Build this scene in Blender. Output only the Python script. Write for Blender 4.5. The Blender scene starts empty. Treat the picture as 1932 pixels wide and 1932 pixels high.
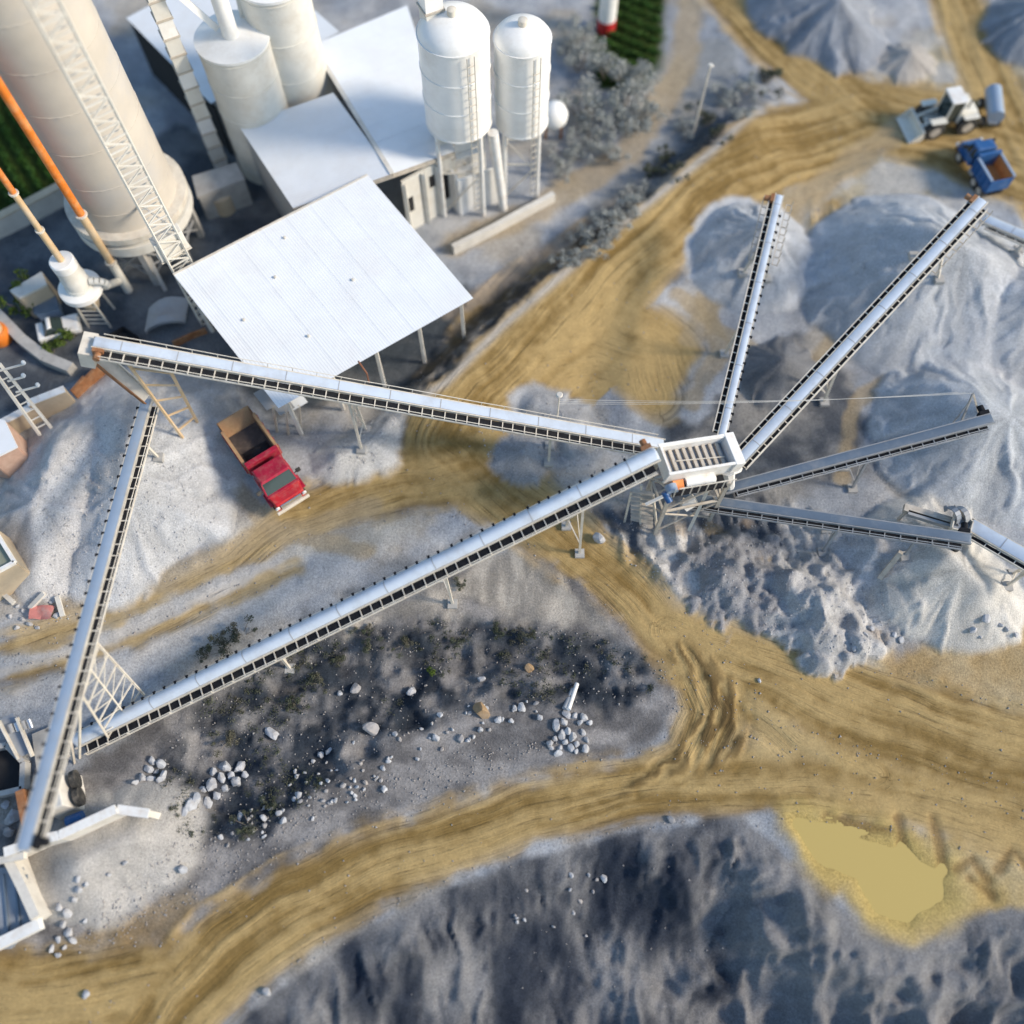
import bpy, math, random
import numpy as np
from mathutils import Vector, Matrix
R = math.radians
random.seed(7)
rng = np.random.default_rng(11)
sc = bpy.context.scene
col = sc.collection

# ------------------------------------------------------------------ camera, sky, sun, exposure
F, CC, CAM_H, TILT = 1745.0, 966.0, 56.0, math.atan(776 / 1850)   # survey of the photo (1932 px wide)
cam = bpy.data.cameras.new('camera')
cam.sensor_width = 360.0
cam.lens = 360.0 * F / (2 * CC)
cam.clip_start, cam.clip_end = 0.5, 5000
cam.dof.use_dof = True
cam.dof.focus_distance = 56.5
cam.dof.aperture_fstop = cam.lens / 1000 / 1.25
cam_o = bpy.data.objects.new('camera', cam)
cam_o.location = (0, 0, CAM_H)
cam_o.rotation_euler = (TILT, 0, 0)
col.objects.link(cam_o)
sc.camera = cam_o

SUN_AZ, SUN_EL = R(-8), R(31)
sdir = Vector((math.cos(SUN_EL) * math.cos(SUN_AZ), math.cos(SUN_EL) * math.sin(SUN_AZ), math.sin(SUN_EL)))
world = bpy.data.worlds.new('World')
sc.world = world
world.use_nodes = True
wn = world.node_tree
sky = wn.nodes.new('ShaderNodeTexSky')
sky.sky_type = 'NISHITA'
sky.sun_disc = False
sky.sun_elevation = SUN_EL
sky.sun_rotation = R(90) - SUN_AZ
sky.air_density = 1.5
sky.dust_density = 1.0
sky.ozone_density = 4.0
wn.links.new(sky.outputs['Color'], wn.nodes['Background'].inputs['Color'])
wn.nodes['Background'].inputs['Strength'].default_value = 0.15
sun = bpy.data.lights.new('sun', 'SUN')
sun.energy = 3.3
sun.angle = R(12)
sun.color = (1.0, 0.87, 0.70)
sun_o = bpy.data.objects.new('sun', sun)
sun_o.rotation_euler = sdir.to_track_quat('Z', 'Y').to_euler()
sun_o.location = (60, 0, 60)
col.objects.link(sun_o)
sc.view_settings.view_transform = 'Standard'
sc.view_settings.look = 'None'
sc.view_settings.exposure = 0.36
sc.view_settings.gamma = 1.0
sc.view_settings.use_curve_mapping = False
sc.cycles.use_denoising = True
sc.cycles.max_bounces = 6

# ------------------------------------------------------------------ survey helpers
cT, sT = math.cos(TILT), math.sin(TILT)
def P(u, v, z=0.0):
    """point of the site at height z that the photo shows at (u, v)"""
    dx, dy = (u - CC) / F, -(v - CC) / F
    d = (dx, dy * cT + sT, dy * sT - cT)
    s = (z - CAM_H) / d[2]
    return Vector((s * d[0], s * d[1], z))
def depth(p):
    return p[1] * sT - (p[2] - CAM_H) * cT
def row(p):
    z = p[2] - CAM_H
    return CC - F * (p[1] * cT + z * sT) / (p[1] * sT - z * cT)
def zat(xy, v):
    lo, hi = 0.0, 45.0
    for _ in range(40):
        m = (lo + hi) / 2
        if row((xy[0], xy[1], m)) > v: lo = m
        else: hi = m
    return (lo + hi) / 2
def mpp(p):            # metres per photo pixel there
    return depth(p) / F

# ------------------------------------------------------------------ materials
MATS = {}
def new_mat(name):
    m = bpy.data.materials.new(name)
    m.use_nodes = True
    MATS[name] = m
    nt = m.node_tree
    return m, nt, nt.nodes['Principled BSDF']
def N(nt, typ, **kw):
    n = nt.nodes.new(typ)
    for k, v in kw.items():
        if k.startswith('i_'):
            n.inputs[k[2:].replace('_', ' ')].default_value = v
        else:
            setattr(n, k, v)
    return n
def mat(name, c, rough=0.7, var=0.25, scale=1.5, bump=0.1, metal=0.0, dirt=None, dirt_amt=0.45, dscale=0.6, spec=0.4, bscale=None):
    """painted or weathered surface: colour with blotches, grime and fine relief"""
    m, nt, b = new_mat(name)
    L = nt.links
    geo = N(nt, 'ShaderNodeNewGeometry')
    n1 = N(nt, 'ShaderNodeTexNoise', i_Scale=scale, i_Detail=6.0, i_Roughness=0.65)
    L.new(geo.outputs['Position'], n1.inputs['Vector'])
    mr = N(nt, 'ShaderNodeMapRange'); mr.inputs[1].default_value = 0.25; mr.inputs[2].default_value = 0.75
    mr.inputs[3].default_value = 1 - var; mr.inputs[4].default_value = 1 + var * 0.6
    L.new(n1.outputs['Fac'], mr.inputs[0])
    mul = N(nt, 'ShaderNodeMix', data_type='RGBA', blend_type='MULTIPLY'); mul.inputs[0].default_value = 1.0
    mul.inputs[6].default_value = (*c, 1)
    L.new(mr.outputs[0], mul.inputs[7])
    out = mul.outputs[2]
    if dirt:
        n2 = N(nt, 'ShaderNodeTexNoise', i_Scale=dscale, i_Detail=8.0, i_Roughness=0.7)
        L.new(geo.outputs['Position'], n2.inputs['Vector'])
        r2 = N(nt, 'ShaderNodeMapRange'); r2.inputs[1].default_value = 0.48; r2.inputs[2].default_value = 0.72
        r2.inputs[3].default_value = 0; r2.inputs[4].default_value = dirt_amt
        L.new(n2.outputs['Fac'], r2.inputs[0])
        mx = N(nt, 'ShaderNodeMix', data_type='RGBA')
        L.new(r2.outputs[0], mx.inputs[0]); L.new(out, mx.inputs[6]); mx.inputs[7].default_value = (*dirt, 1)
        out = mx.outputs[2]
    L.new(out, b.inputs['Base Color'])
    b.inputs['Roughness'].default_value = rough
    b.inputs['Metallic'].default_value = metal
    b.inputs['Specular IOR Level'].default_value = spec
    if bump:
        n3 = N(nt, 'ShaderNodeTexNoise', i_Scale=bscale or scale * 6, i_Detail=5.0)
        L.new(geo.outputs['Position'], n3.inputs['Vector'])
        bp = N(nt, 'ShaderNodeBump', i_Strength=bump, i_Distance=0.05)
        L.new(n3.outputs['Fac'], bp.inputs['Height']); L.new(bp.outputs['Normal'], b.inputs['Normal'])
    return m
DUST = (0.42, 0.37, 0.30)
mat('white_sheet', (0.74, 0.77, 0.80), 0.45, 0.06, 0.5, 0.04, dirt=(0.55, 0.50, 0.44), dirt_amt=0.22, dscale=0.35)
mat('grey_sheet', (0.36, 0.37, 0.38), 0.5, 0.15, 0.8, 0.05, dirt=DUST)
mat('silo_white', (0.86, 0.85, 0.82), 0.35, 0.08, 0.6, 0.05, dirt=(0.58, 0.53, 0.45), dirt_amt=0.4, dscale=0.5)
mat('silo_cream', (0.70, 0.68, 0.62), 0.6, 0.12, 0.7, 0.08, dirt=(0.50, 0.43, 0.33), dirt_amt=0.5, dscale=0.5)
mat('tower_beige', (0.55, 0.50, 0.43), 0.6, 0.14, 0.35, 0.08, dirt=(0.46, 0.45, 0.44), dirt_amt=0.75, dscale=0.22)
mat('dusty_steel', (0.52, 0.47, 0.40), 0.7, 0.25, 2.5, 0.12, dirt=(0.34, 0.27, 0.20), dirt_amt=0.5, dscale=1.6)
mat('pale_steel', (0.68, 0.63, 0.54), 0.65, 0.2, 2.0, 0.1, dirt=(0.45, 0.36, 0.27), dirt_amt=0.5, dscale=1.4)
mat('grey_steel', (0.33, 0.34, 0.35), 0.6, 0.25, 1.5, 0.12, dirt=DUST, dirt_amt=0.6)
mat('dark_mesh', (0.014, 0.015, 0.019), 0.85, 0.5, 9.0, 0.4, dirt=(0.12, 0.11, 0.10), dirt_amt=0.15, dscale=3.0, spec=.2)
mat('black_rubber', (0.03, 0.03, 0.03), 0.85, 0.3, 4.0, 0.2, dirt=DUST, dirt_amt=0.35, dscale=2.0)
mat('rust', (0.30, 0.13, 0.055), 0.85, 0.4, 3.0, 0.25, dirt=(0.45, 0.30, 0.18), dirt_amt=0.6, dscale=1.2)
mat('orange_paint', (0.72, 0.20, 0.025), 0.5, 0.15, 1.2, 0.05, dirt=(0.75, 0.48, 0.25), dirt_amt=0.6, dscale=0.8)
mat('tan_paint', (0.66, 0.47, 0.27), 0.6, 0.15, 1.2, 0.06, dirt=(0.62, 0.56, 0.47), dirt_amt=0.7, dscale=0.8)
mat('concrete', (0.42, 0.41, 0.39), 0.85, 0.25, 1.2, 0.25, dirt=(0.26, 0.24, 0.22), dirt_amt=0.5, dscale=0.8)
mat('pale_concrete', (0.66, 0.63, 0.57), 0.85, 0.15, 1.0, 0.2, dirt=(0.42, 0.38, 0.33), dirt_amt=0.5, dscale=0.8)
mat('tan_plaster', (0.58, 0.47, 0.33), 0.85, 0.15, 1.0, 0.2, dirt=(0.40, 0.31, 0.22), dirt_amt=0.5, dscale=0.8)
mat('pink_brick', (0.55, 0.36, 0.27), 0.85, 0.2, 2.0, 0.2, dirt=(0.55, 0.44, 0.35), dirt_amt=0.5, dscale=1.0)
mat('green_roof', (0.25, 0.27, 0.20), 0.8, 0.2, 1.0, 0.15, dirt=(0.36, 0.34, 0.28), dirt_amt=0.5)
mat('red_paint', (0.36, 0.012, 0.040), 0.45, 0.25, 1.4, 0.05, dirt=(0.40, 0.17, 0.14), dirt_amt=0.55, dscale=1.8)
mat('bed_tan', (0.55, 0.28, 0.10), 0.8, 0.3, 2.0, 0.1, dirt=(0.28, 0.13, 0.06), dirt_amt=0.5, dscale=1.5)
mat('dark_load', (0.022, 0.022, 0.028), 0.95, 0.4, 6.0, 0.8)
mat('bright_red_paint', (0.50, 0.02, 0.025), 0.4, 0.2, 2.0, 0.05, dirt=(0.55, 0.30, 0.24), dirt_amt=0.35, dscale=3.0)
mat('bed_floor', (0.075, 0.062, 0.058), 0.8, 0.4, 2.0, 0.2, dirt=(0.22, 0.17, 0.13), dirt_amt=0.6, dscale=1.5)
mat('bed_side', (0.42, 0.25, 0.13), 0.75, 0.25, 2.0, 0.1, dirt=(0.50, 0.36, 0.18), dirt_amt=0.6, dscale=1.5)
mat('blue_paint', (0.02, 0.10, 0.28), 0.4, 0.2, 1.5, 0.05, dirt=(0.20, 0.24, 0.28), dirt_amt=0.4, dscale=1.5)
mat('loader_paint', (0.74, 0.71, 0.62), 0.55, 0.2, 1.5, 0.08, dirt=(0.42, 0.34, 0.22), dirt_amt=0.5, dscale=1.5)
mat('chrome', (0.7, 0.7, 0.7), 0.25, 0.1, 3, 0.0, metal=0.8)
mat('glass', (0.03, 0.045, 0.045), 0.08, 0.1, 3, 0.0, spec=0.8)
mat('lamp_glass', (0.75, 0.75, 0.72), 0.2, 0.05, 3, 0.0)
mat('white_paint', (0.80, 0.79, 0.76), 0.5, 0.1, 1.5, 0.06, dirt=(0.56, 0.44, 0.33), dirt_amt=0.55, dscale=1.7)
mat('rock_white', (0.46, 0.47, 0.49), 0.85, 0.3, 2.5, 0.5, dirt=(0.30, 0.26, 0.22), dirt_amt=0.6, dscale=1.5)
mat('rock_grey', (0.34, 0.33, 0.33), 0.9, 0.3, 2.0, 0.5, dirt=(0.36, 0.27, 0.18), dirt_amt=0.5, dscale=1.0)
mat('rock_brown', (0.36, 0.24, 0.13), 0.9, 0.3, 2.0, 0.5, dirt=(0.30, 0.27, 0.24), dirt_amt=0.5, dscale=1.0)
mat('scrub_leaf', (0.065, 0.078, 0.048), 0.85, 0.6, 1.2, 0.0, dirt=(0.17, 0.15, 0.11), dirt_amt=0.8, dscale=0.5)
mat('dusty_leaf', (0.36, 0.38, 0.36), 0.9, 0.35, 1.5, 0.0, dirt=(0.52, 0.50, 0.46), dirt_amt=0.6, dscale=0.8)
mat('green_leaf', (0.075, 0.12, 0.015), 0.8, 0.4, 2.0, 0.0)
mat('crop_leaf', (0.028, 0.085, 0.006), 0.8, 0.35, 0.9, 0.0)
mat('bark', (0.22, 0.19, 0.16), 0.9, 0.3, 4, 0.2)
mat('brown_pipe', (0.20, 0.085, 0.05), 0.7, 0.3, 3, 0.1)
mat('dark_void', (0.02, 0.02, 0.022), 0.9, 0.3, 2, 0.1)
mat('steel_liner', (0.30, 0.33, 0.37), 0.45, 0.3, 0.8, 0.1, metal=0.2, dirt=(0.22, 0.22, 0.23), dirt_amt=0.6)

def belt_mat(name, c, rough):
    m = mat(name, c, rough, 0.10, 1.0, 0.0, dirt=(0.34, 0.34, 0.34), dirt_amt=0.45, dscale=0.7, spec=0.6)
    return m
belt_mat('belt_cover', (0.55, 0.62, 0.71), 0.32)
belt_mat('belt_grey', (0.29, 0.37, 0.48), 0.38)
belt_mat('belt_slate', (0.13, 0.17, 0.22), 0.42)

def ground_mat(name, speck=0.3, bump=0.5, fine=9.0, rough=0.95, spec=0.15):
    m, nt, b = new_mat(name)
    L = nt.links
    geo = N(nt, 'ShaderNodeNewGeometry')
    at = N(nt, 'ShaderNodeAttribute', attribute_name='Col')
    n1 = N(nt, 'ShaderNodeTexNoise', i_Scale=fine, i_Detail=8.0, i_Roughness=0.75)
    n2 = N(nt, 'ShaderNodeTexNoise', i_Scale=0.9, i_Detail=6.0, i_Roughness=0.65)
    L.new(geo.outputs['Position'], n1.inputs['Vector']); L.new(geo.outputs['Position'], n2.inputs['Vector'])
    r1 = N(nt, 'ShaderNodeMapRange'); r1.inputs[1].default_value = 0.25; r1.inputs[2].default_value = 0.75
    r1.inputs[3].default_value = 1 - speck; r1.inputs[4].default_value = 1 + speck
    L.new(n1.outputs['Fac'], r1.inputs[0])
    r2 = N(nt, 'ShaderNodeMapRange'); r2.inputs[1].default_value = 0.3; r2.inputs[2].default_value = 0.7
    r2.inputs[3].default_value = 0.86; r2.inputs[4].default_value = 1.12
    L.new(n2.outputs['Fac'], r2.inputs[0])
    mm = N(nt, 'ShaderNodeMath', operation='MULTIPLY')
    L.new(r1.outputs[0], mm.inputs[0]); L.new(r2.outputs[0], mm.inputs[1])
    mul = N(nt, 'ShaderNodeMix', data_type='RGBA', blend_type='MULTIPLY'); mul.inputs[0].default_value = 1.0
    L.new(at.outputs['Color'], mul.inputs[6]); L.new(mm.outputs[0], mul.inputs[7])
    L.new(mul.outputs[2], b.inputs['Base Color'])
    b.inputs['Roughness'].default_value = rough
    b.inputs['Specular IOR Level'].default_value = spec
    bp = N(nt, 'ShaderNodeBump', i_Strength=bump, i_Distance=0.08)
    L.new(n1.outputs['Fac'], bp.inputs['Height']); L.new(bp.outputs['Normal'], b.inputs['Normal'])
    return m
ground_mat('soil', 0.50, 0.8, 8.0)
mud = ground_mat('mud', 0.24, 0.45, 7.0, 0.85, 0.25)
nt = mud.node_tree; L = nt.links      # fine wheel lines along the direction of travel
ta = N(nt, 'ShaderNodeAttribute', attribute_name='Track')
sxy = N(nt, 'ShaderNodeVectorMath', operation='MULTIPLY'); sxy.inputs[1].default_value = (4.2, 0.22, 0)
L.new(ta.outputs['Vector'], sxy.inputs[0])
tn = N(nt, 'ShaderNodeTexNoise', i_Scale=1.0, i_Detail=4.0, i_Roughness=0.7); L.new(sxy.outputs[0], tn.inputs['Vector'])
tr_ = N(nt, 'ShaderNodeMapRange'); tr_.inputs[1].default_value = .34; tr_.inputs[2].default_value = .44; tr_.inputs[3].default_value = .60; tr_.inputs[4].default_value = 1.03
L.new(tn.outputs['Fac'], tr_.inputs[0])
bs = nt.nodes['Principled BSDF']; src = bs.inputs['Base Color'].links[0].from_socket
mm = N(nt, 'ShaderNodeMix', data_type='RGBA', blend_type='MULTIPLY'); mm.inputs[0].default_value = 1.0
tz = N(nt, 'ShaderNodeSeparateXYZ'); L.new(ta.outputs['Vector'], tz.inputs[0]); L.new(tz.outputs['Z'], mm.inputs[0])
L.new(src, mm.inputs[6]); L.new(tr_.outputs[0], mm.inputs[7]); L.new(mm.outputs[2], bs.inputs['Base Color'])
b2 = N(nt, 'ShaderNodeBump', i_Strength=.8, i_Distance=.12); L.new(tz.outputs['Z'], b2.inputs['Strength']); L.new(tn.outputs['Fac'], b2.inputs['Height']); L.new(bs.inputs['Normal'].links[0].from_socket, b2.inputs['Normal']); L.new(b2.outputs['Normal'], bs.inputs['Normal'])
ground_mat('gravel', 0.46, 0.9, 10.0)

# ------------------------------------------------------------------ mesh helpers
def tag(o, label=None, cat=None, group=None, kind=None):
    if label: o['label'] = label
    if cat: o['category'] = cat
    if group: o['group'] = group
    if kind: o['kind'] = kind
    return o
def empty(name, loc, label, cat, group=None):
    o = bpy.data.objects.new(name, None)
    o.empty_display_size = 0.3
    o.location = loc
    col.objects.link(o)
    return tag(o, label, cat, group)
def wloc(o):
    v = Vector(o.location)
    while o.parent:
        o = o.parent; v += Vector(o.location)
    return v
class MB:
    def __init__(s): s.v = []; s.f = []
    def add(s, vs, fs):
        k = len(s.v); s.v += [Vector(p) for p in vs]; s.f += [[i + k for i in f] for f in fs]; return s
    def hexa(s, b, t):      # four bottom corners (counterclockwise from above) and four top corners
        return s.add(list(b) + list(t), [(3, 2, 1, 0), (4, 5, 6, 7), (0, 1, 5, 4), (1, 2, 6, 5), (2, 3, 7, 6), (3, 0, 4, 7)])
    def box(s, c, ax, ay, az):   # centre and half axes
        c, ax, ay, az = Vector(c), Vector(ax), Vector(ay), Vector(az)
        return s.hexa([c - ax - ay - az, c + ax - ay - az, c + ax + ay - az, c - ax + ay - az],
                      [c - ax - ay + az, c + ax - ay + az, c + ax + ay + az, c - ax + ay + az])
    def bar(s, a, b, w=0.1, h=None, up=(0, 0, 1)):
        a, b = Vector(a), Vector(b); h = h or w
        d = (b - a); L = d.length; d.normalize(); up = Vector(up)
        if abs(d.dot(up)) > 0.98: up = Vector((1, 0, 0))
        y = up.cross(d).normalized(); z = d.cross(y)
        return s.box((a + b) / 2, d * L / 2, y * w / 2, z * h / 2)
    def tube(s, a, b, r, n=10, r2=None, caps=True):
        a, b = Vector(a), Vector(b); r2 = r if r2 is None else r2
        d = (b - a).normalized(); up = Vector((0, 0, 1)) if abs(d.z) < 0.9 else Vector((1, 0, 0))
        x = up.cross(d).normalized(); y = d.cross(x)
        vs = [a + (x * math.cos(t) + y * math.sin(t)) * r for t in [2 * math.pi * i / n for i in range(n)]]
        vs += [b + (x * math.cos(t) + y * math.sin(t)) * r2 for t in [2 * math.pi * i / n for i in range(n)]]
        fs = [(i, (i + 1) % n, n + (i + 1) % n, n + i) for i in range(n)]
        if caps: fs += [tuple(range(n - 1, -1, -1)), tuple(range(n, 2 * n))]
        return s.add(vs, fs)
    def path(s, pts, r, n=8):
        for a, b in zip(pts[:-1], pts[1:]): s.tube(a, b, r, n)
        return s
    def lathe(s, c, prof, n=32):    # profile of (radius, z) about a vertical axis
        c = Vector(c); k = len(prof)
        vs = [c + Vector((r * math.cos(2 * math.pi * i / n), r * math.sin(2 * math.pi * i / n), z)) for r, z in prof for i in range(n)]
        fs = [(j * n + i, j * n + (i + 1) % n, (j + 1) * n + (i + 1) % n, (j + 1) * n + i) for j in range(k - 1) for i in range(n)]
        fs += [tuple(range(n - 1, -1, -1)), tuple(range((k - 1) * n, k * n))]
        return s.add(vs, fs)
    def plate(s, pts, t):     # flat polygon given from its top, thickness t downwards along z
        n = len(pts); pts = [Vector(p) for p in pts]
        low = [p - Vector((0, 0, t)) for p in pts]
        return s.add(pts + low, [tuple(range(n)), tuple(range(2 * n - 1, n - 1, -1))] + [(i, i + n, (i + 1) % n + n, (i + 1) % n) for i in range(n)])
    def build(s, name, material, parent=None, smooth=False, bevel=0.0):
        off = wloc(parent) if parent else Vector((0, 0, 0))
        me = bpy.data.meshes.new(name)
        me.from_pydata([tuple(p - off) for p in s.v], [], s.f)
        me.materials.append(MATS[material])
        if smooth:
            me.polygons.foreach_set('use_smooth', [True] * len(me.polygons))
            me.set_sharp_from_angle(angle=R(40))
        me.update()
        o = bpy.data.objects.new(name, me)
        col.objects.link(o)
        if parent: o.parent = parent
        if bevel:
            m = o.modifiers.new('bevel', 'BEVEL'); m.width = bevel; m.segments = 2; m.limit_method = 'ANGLE'
        return o
def thing(mb, name, material, base, label, cat, group=None, **kw):
    """a thing that is a single mesh, with its origin at its base"""
    base = Vector(base)
    mb.v = [p - base for p in mb.v]
    o = mb.build(name, material, None, **kw)
    o.location = base
    return tag(o, label, cat, group)
def series(mb, name, material, parent, offsets, **kw):
    """alike pieces: one mesh, one object for each offset"""
    first = mb.build(name, material, parent, **kw)
    home = first.location.copy()
    for k, d in enumerate(offsets):
        o = first if k == 0 else first.copy()
        if k: col.objects.link(o); o.parent = parent
        o.location = home + Vector(d)
    return first

# ------------------------------------------------------------------ terrain
TAB = np.random.default_rng(5).random((64, 128, 128)).astype(np.float32)
def vnoise(x, y, seed=0):
    T = TAB[seed % 64]
    ix, iy = np.floor(x), np.floor(y)
    fx, fy = (x - ix).astype(np.float32), (y - iy).astype(np.float32)
    fx = fx * fx * (3 - 2 * fx); fy = fy * fy * (3 - 2 * fy)
    i0 = ix.astype(np.int32) & 127; j0 = (iy.astype(np.int32) + seed * 7) & 127
    i1, j1 = (i0 + 1) & 127, (j0 + 1) & 127
    a, b, c, d = T[i0, j0], T[i1, j0], T[i0, j1], T[i1, j1]
    a += (b - a) * fx; c += (d - c) * fx
    return a + (c - a) * fy
def fbm(x, y, seed=0, oct=4, gain=0.5):
    t, a, n = 0, 1.0, 0.0
    for k in range(oct):
        t = t + a * vnoise(x * 2 ** k + 17.3 * k, y * 2 ** k - 9.1 * k, seed + k); n += a; a *= gain
    return t / n
def ridged(x, y, seed=0, oct=4):
    t, a, n = 0, 1.0, 0.0
    for k in range(oct):
        t = t + a * (1 - np.abs(2 * vnoise(x * 2 ** k + 5.2 * k, y * 2 ** k, seed + k) - 1)); n += a; a *= 0.5
    return t / n
def sst(a, b, x):
    t = np.clip((x - a) / (b - a), 0, 1)
    return t * t * (3 - 2 * t)
STEP = 0.155
gx = np.arange(-60, 60.01, STEP); gy = np.arange(-15, 92.01, STEP)
NX, NY = len(gx), len(gy)
X, Y = [a.astype(np.float32) for a in np.meshgrid(gx, gy)]
GX, GY = X, Y
def px_poly(pts, z=0.0):
    return np.array([P(u, v, z)[:2] for u, v in pts])
def line_dist(pts, X=None, Y=None):
    """distance to a polyline, signed side (left of travel positive), along-distance"""
    if X is None: X, Y = GX, GY
    pts = np.asarray(pts, np.float32)
    best = np.full(X.shape, 1e9, np.float32); side, al, tt = [np.zeros(X.shape, np.float32) for _ in range(3)]; s0 = 0.0
    for k, (a, b) in enumerate(zip(pts[:-1], pts[1:])):
        d = b - a; L = float(np.hypot(*d)); d = d / L
        rx, ry = X - a[0], Y - a[1]
        t = np.clip(rx * d[0] + ry * d[1], 0, L)
        ds = np.hypot(rx - t * d[0], ry - t * d[1])
        m = ds < best
        best = np.where(m, ds, best); al = np.where(m, s0 + t, al); tt = np.where(m, k + t / L, tt)
        side = np.where(m, d[0] * ry - d[1] * rx, side)
        s0 += L
    return best, side, al, tt
def poly_sdf(pts):
    n = len(pts); inside = np.zeros(X.shape, bool)
    best, *_ = line_dist(np.vstack([pts, pts[:1]]))
    for i in range(n):
        (x1, y1), (x2, y2) = pts[i], pts[(i + 1) % n]
        c = ((y1 > Y) != (y2 > Y)) & (X < (x2 - x1) * (Y - y1) / (y2 - y1 + 1e-12) + x1)
        inside ^= c
    return np.where(inside, best, -best)         # positive inside
big = fbm(X * 0.09, Y * 0.09, 1, 4)
mid = fbm(X * 0.45, Y * 0.45, 21, 4)
fine = fbm(X * 1.9, Y * 1.9, 31, 3)
rag = (fbm(X * 0.7, Y * 0.7, 41, 5) - 0.5)
Z = (big - 0.5) * 0.5 + (mid - 0.5) * 0.16 + (fine - 0.5) * 0.04
C = np.zeros(X.shape + (3,), np.float32)
def c3(*c): return np.array(c, np.float32)
def paint(mask, c):
    global C
    C = C * (1 - mask[..., None]) + c * mask[..., None]
def blend(a, b, t):
    t = np.clip(t, 0, 1)[..., None]
    return c3(*a) * (1 - t) + c3(*b) * t
C[:] = blend((0.25, 0.265, 0.29), (0.44, 0.445, 0.455), sst(0.28, 0.68, mid * 0.6 + big * 0.4))
smudge = fbm(X * 0.22 + 40, Y * 0.22, 3, 5)
paint(sst(0.5, 0.68, smudge) * 0.5, c3(0.37, 0.31, 0.22)); paint(sst(0.5, 0.36, smudge) * 0.45, c3(0.26, 0.295, 0.345))
def zone(pts, c, soft=0.8, wob=1.5, amt=1.0):
    s = poly_sdf(px_poly(pts)) + rag * wob * 2
    m = sst(-soft, soft, s) * amt
    paint(m, c)
    return m
dark_yard = blend((0.07, 0.08, 0.095), (0.17, 0.18, 0.19), sst(0.3, 0.75, mid))
zone([(-300, 700), (-300, 480), (0, 440), (150, 380), (330, 230), (480, 300), (560, 400), (600, 700), (420, 700), (200, 695), (0, 790), (-200, 900)], dark_yard, 0.5, 0.3)
zone([(560, 540), (880, 540), (965, 605), (830, 728), (640, 745), (520, 800), (420, 690)], blend((0.06, 0.072, 0.085), (0.14, 0.145, 0.15), sst(0.3, 0.75, mid)), 0.5, 0.4)  # shade under the open shed's roof, painted into the ground colour
# tan, trampled ground round the tracks at the top right and lower right
zone([(1300, 420), (1400, 240), (1600, 150), (2100, -100), (2200, 420), (1900, 380), (1600, 400), (1450, 420)], blend((0.42, 0.36, 0.25), (0.44, 0.42, 0.38), sst(0.35, 0.65, mid)), 1.5, 2.0, 0.9)
zone([(1560, 1270), (1700, 1215), (1932, 1180), (2200, 1150), (2200, 1600), (1700, 1560), (1500, 1530), (1320, 1440), (1310, 1300)], blend((0.36, 0.255, 0.125), (0.44, 0.345, 0.205), sst(0.3, 0.7, mid)), 0.8, 1.0)
zone([(1450, 1520), (1932, 1590), (2200, 1640), (2200, 1750), (1800, 1780), (1690, 1800), (1560, 1680)], blend((0.40, 0.29, 0.12), (0.46, 0.36, 0.20), sst(0.3, 0.7, mid)), 0.5, 0.7)
zone([(400, 930), (540, 950), (700, 940), (900, 950), (760, 1020), (560, 1080), (330, 1180), (60, 1260), (-60, 1260), (200, 1130), (380, 1040)], blend((0.36, 0.32, 0.26), (0.50, 0.46, 0.39), sst(0.3, 0.7, mid)), 1.2, 1.5, 0.75)
# rocky bench by the screen
rockm = zone([(1120, 970), (1250, 930), (1450, 940), (1640, 990), (1740, 1190), (1590, 1260), (1400, 1180), (1180, 1060)], blend((0.10, 0.115, 0.14), (0.50, 0.49, 0.475), sst(0.42, 0.56, fbm(X * 0.55 + Y * 0.12, Y * 0.2, 77, 5))), 0.6, 1.0)
paint(rockm * sst(0.62, 0.72, fbm(X * 0.4 + 9, Y * 0.4, 76, 4)) * 0.5, c3(0.33, 0.24, 0.15))
zone([(1180, 850), (1300, 800), (1500, 640), (1620, 700), (1640, 900), (1450, 960), (1250, 960)], blend((0.075, 0.082, 0.095), (0.26, 0.25, 0.235), sst(0.35, 0.7, fbm(X * 0.5, Y * 0.5, 78, 5))), 0.6, 1.2, 0.95)
# the hollow between long conveyor and haul road
strip = zone([(-100, 1640), (150, 1440), (330, 1330), (600, 1180), (900, 1050), (1080, 1050), (1260, 1230), (1300, 1330), (1230, 1420), (900, 1500), (560, 1640), (300, 1800), (80, 1900), (-100, 1932)], blend((0.125, 0.12, 0.12), (0.29, 0.275, 0.265), sst(0.3, 0.7, fbm(X * 0.6, Y * 0.9, 79, 5))), 0.5, 0.8)
hollow_pts = [(290, 1450), (330, 1370), (470, 1260), (620, 1190), (760, 1165), (980, 1180), (1130, 1195), (1220, 1240), (1235, 1330), (1080, 1330), (900, 1330), (760, 1390), (560, 1530), (430, 1600), (340, 1580)]
hollow = poly_sdf(px_poly(hollow_pts)) + rag * 3.2
hm = sst(-0.8, 1.0, hollow)
paint(hm * (0.55 + 0.45 * sst(0.35, 0.55, fbm(X * 0.5, Y * 0.5, 80, 4))), blend((0.030, 0.038, 0.050), (0.19, 0.185, 0.185), sst(0.42, 0.72, fbm(X * 0.8, Y * 0.8, 81, 5))))
Z = Z - 0.9 * sst(-0.5, 3.0, hollow) + (ridged(X * 0.35, Y * 0.5, 82, 5) - 0.6) * 1.3 * hm
pale = poly_sdf(px_poly([(640, 1190), (840, 1080), (1010, 1010), (1110, 1130), (1190, 1210), (1060, 1190), (900, 1150), (760, 1170)])) + rag * 2.5
paint(sst(-0.4, 0.8, pale) * 0.8, blend((0.27, 0.25, 0.22), (0.52, 0.47, 0.40), sst(0.35, 0.65, fbm(X * 0.9, Y * 0.25, 83, 4))))
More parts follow.
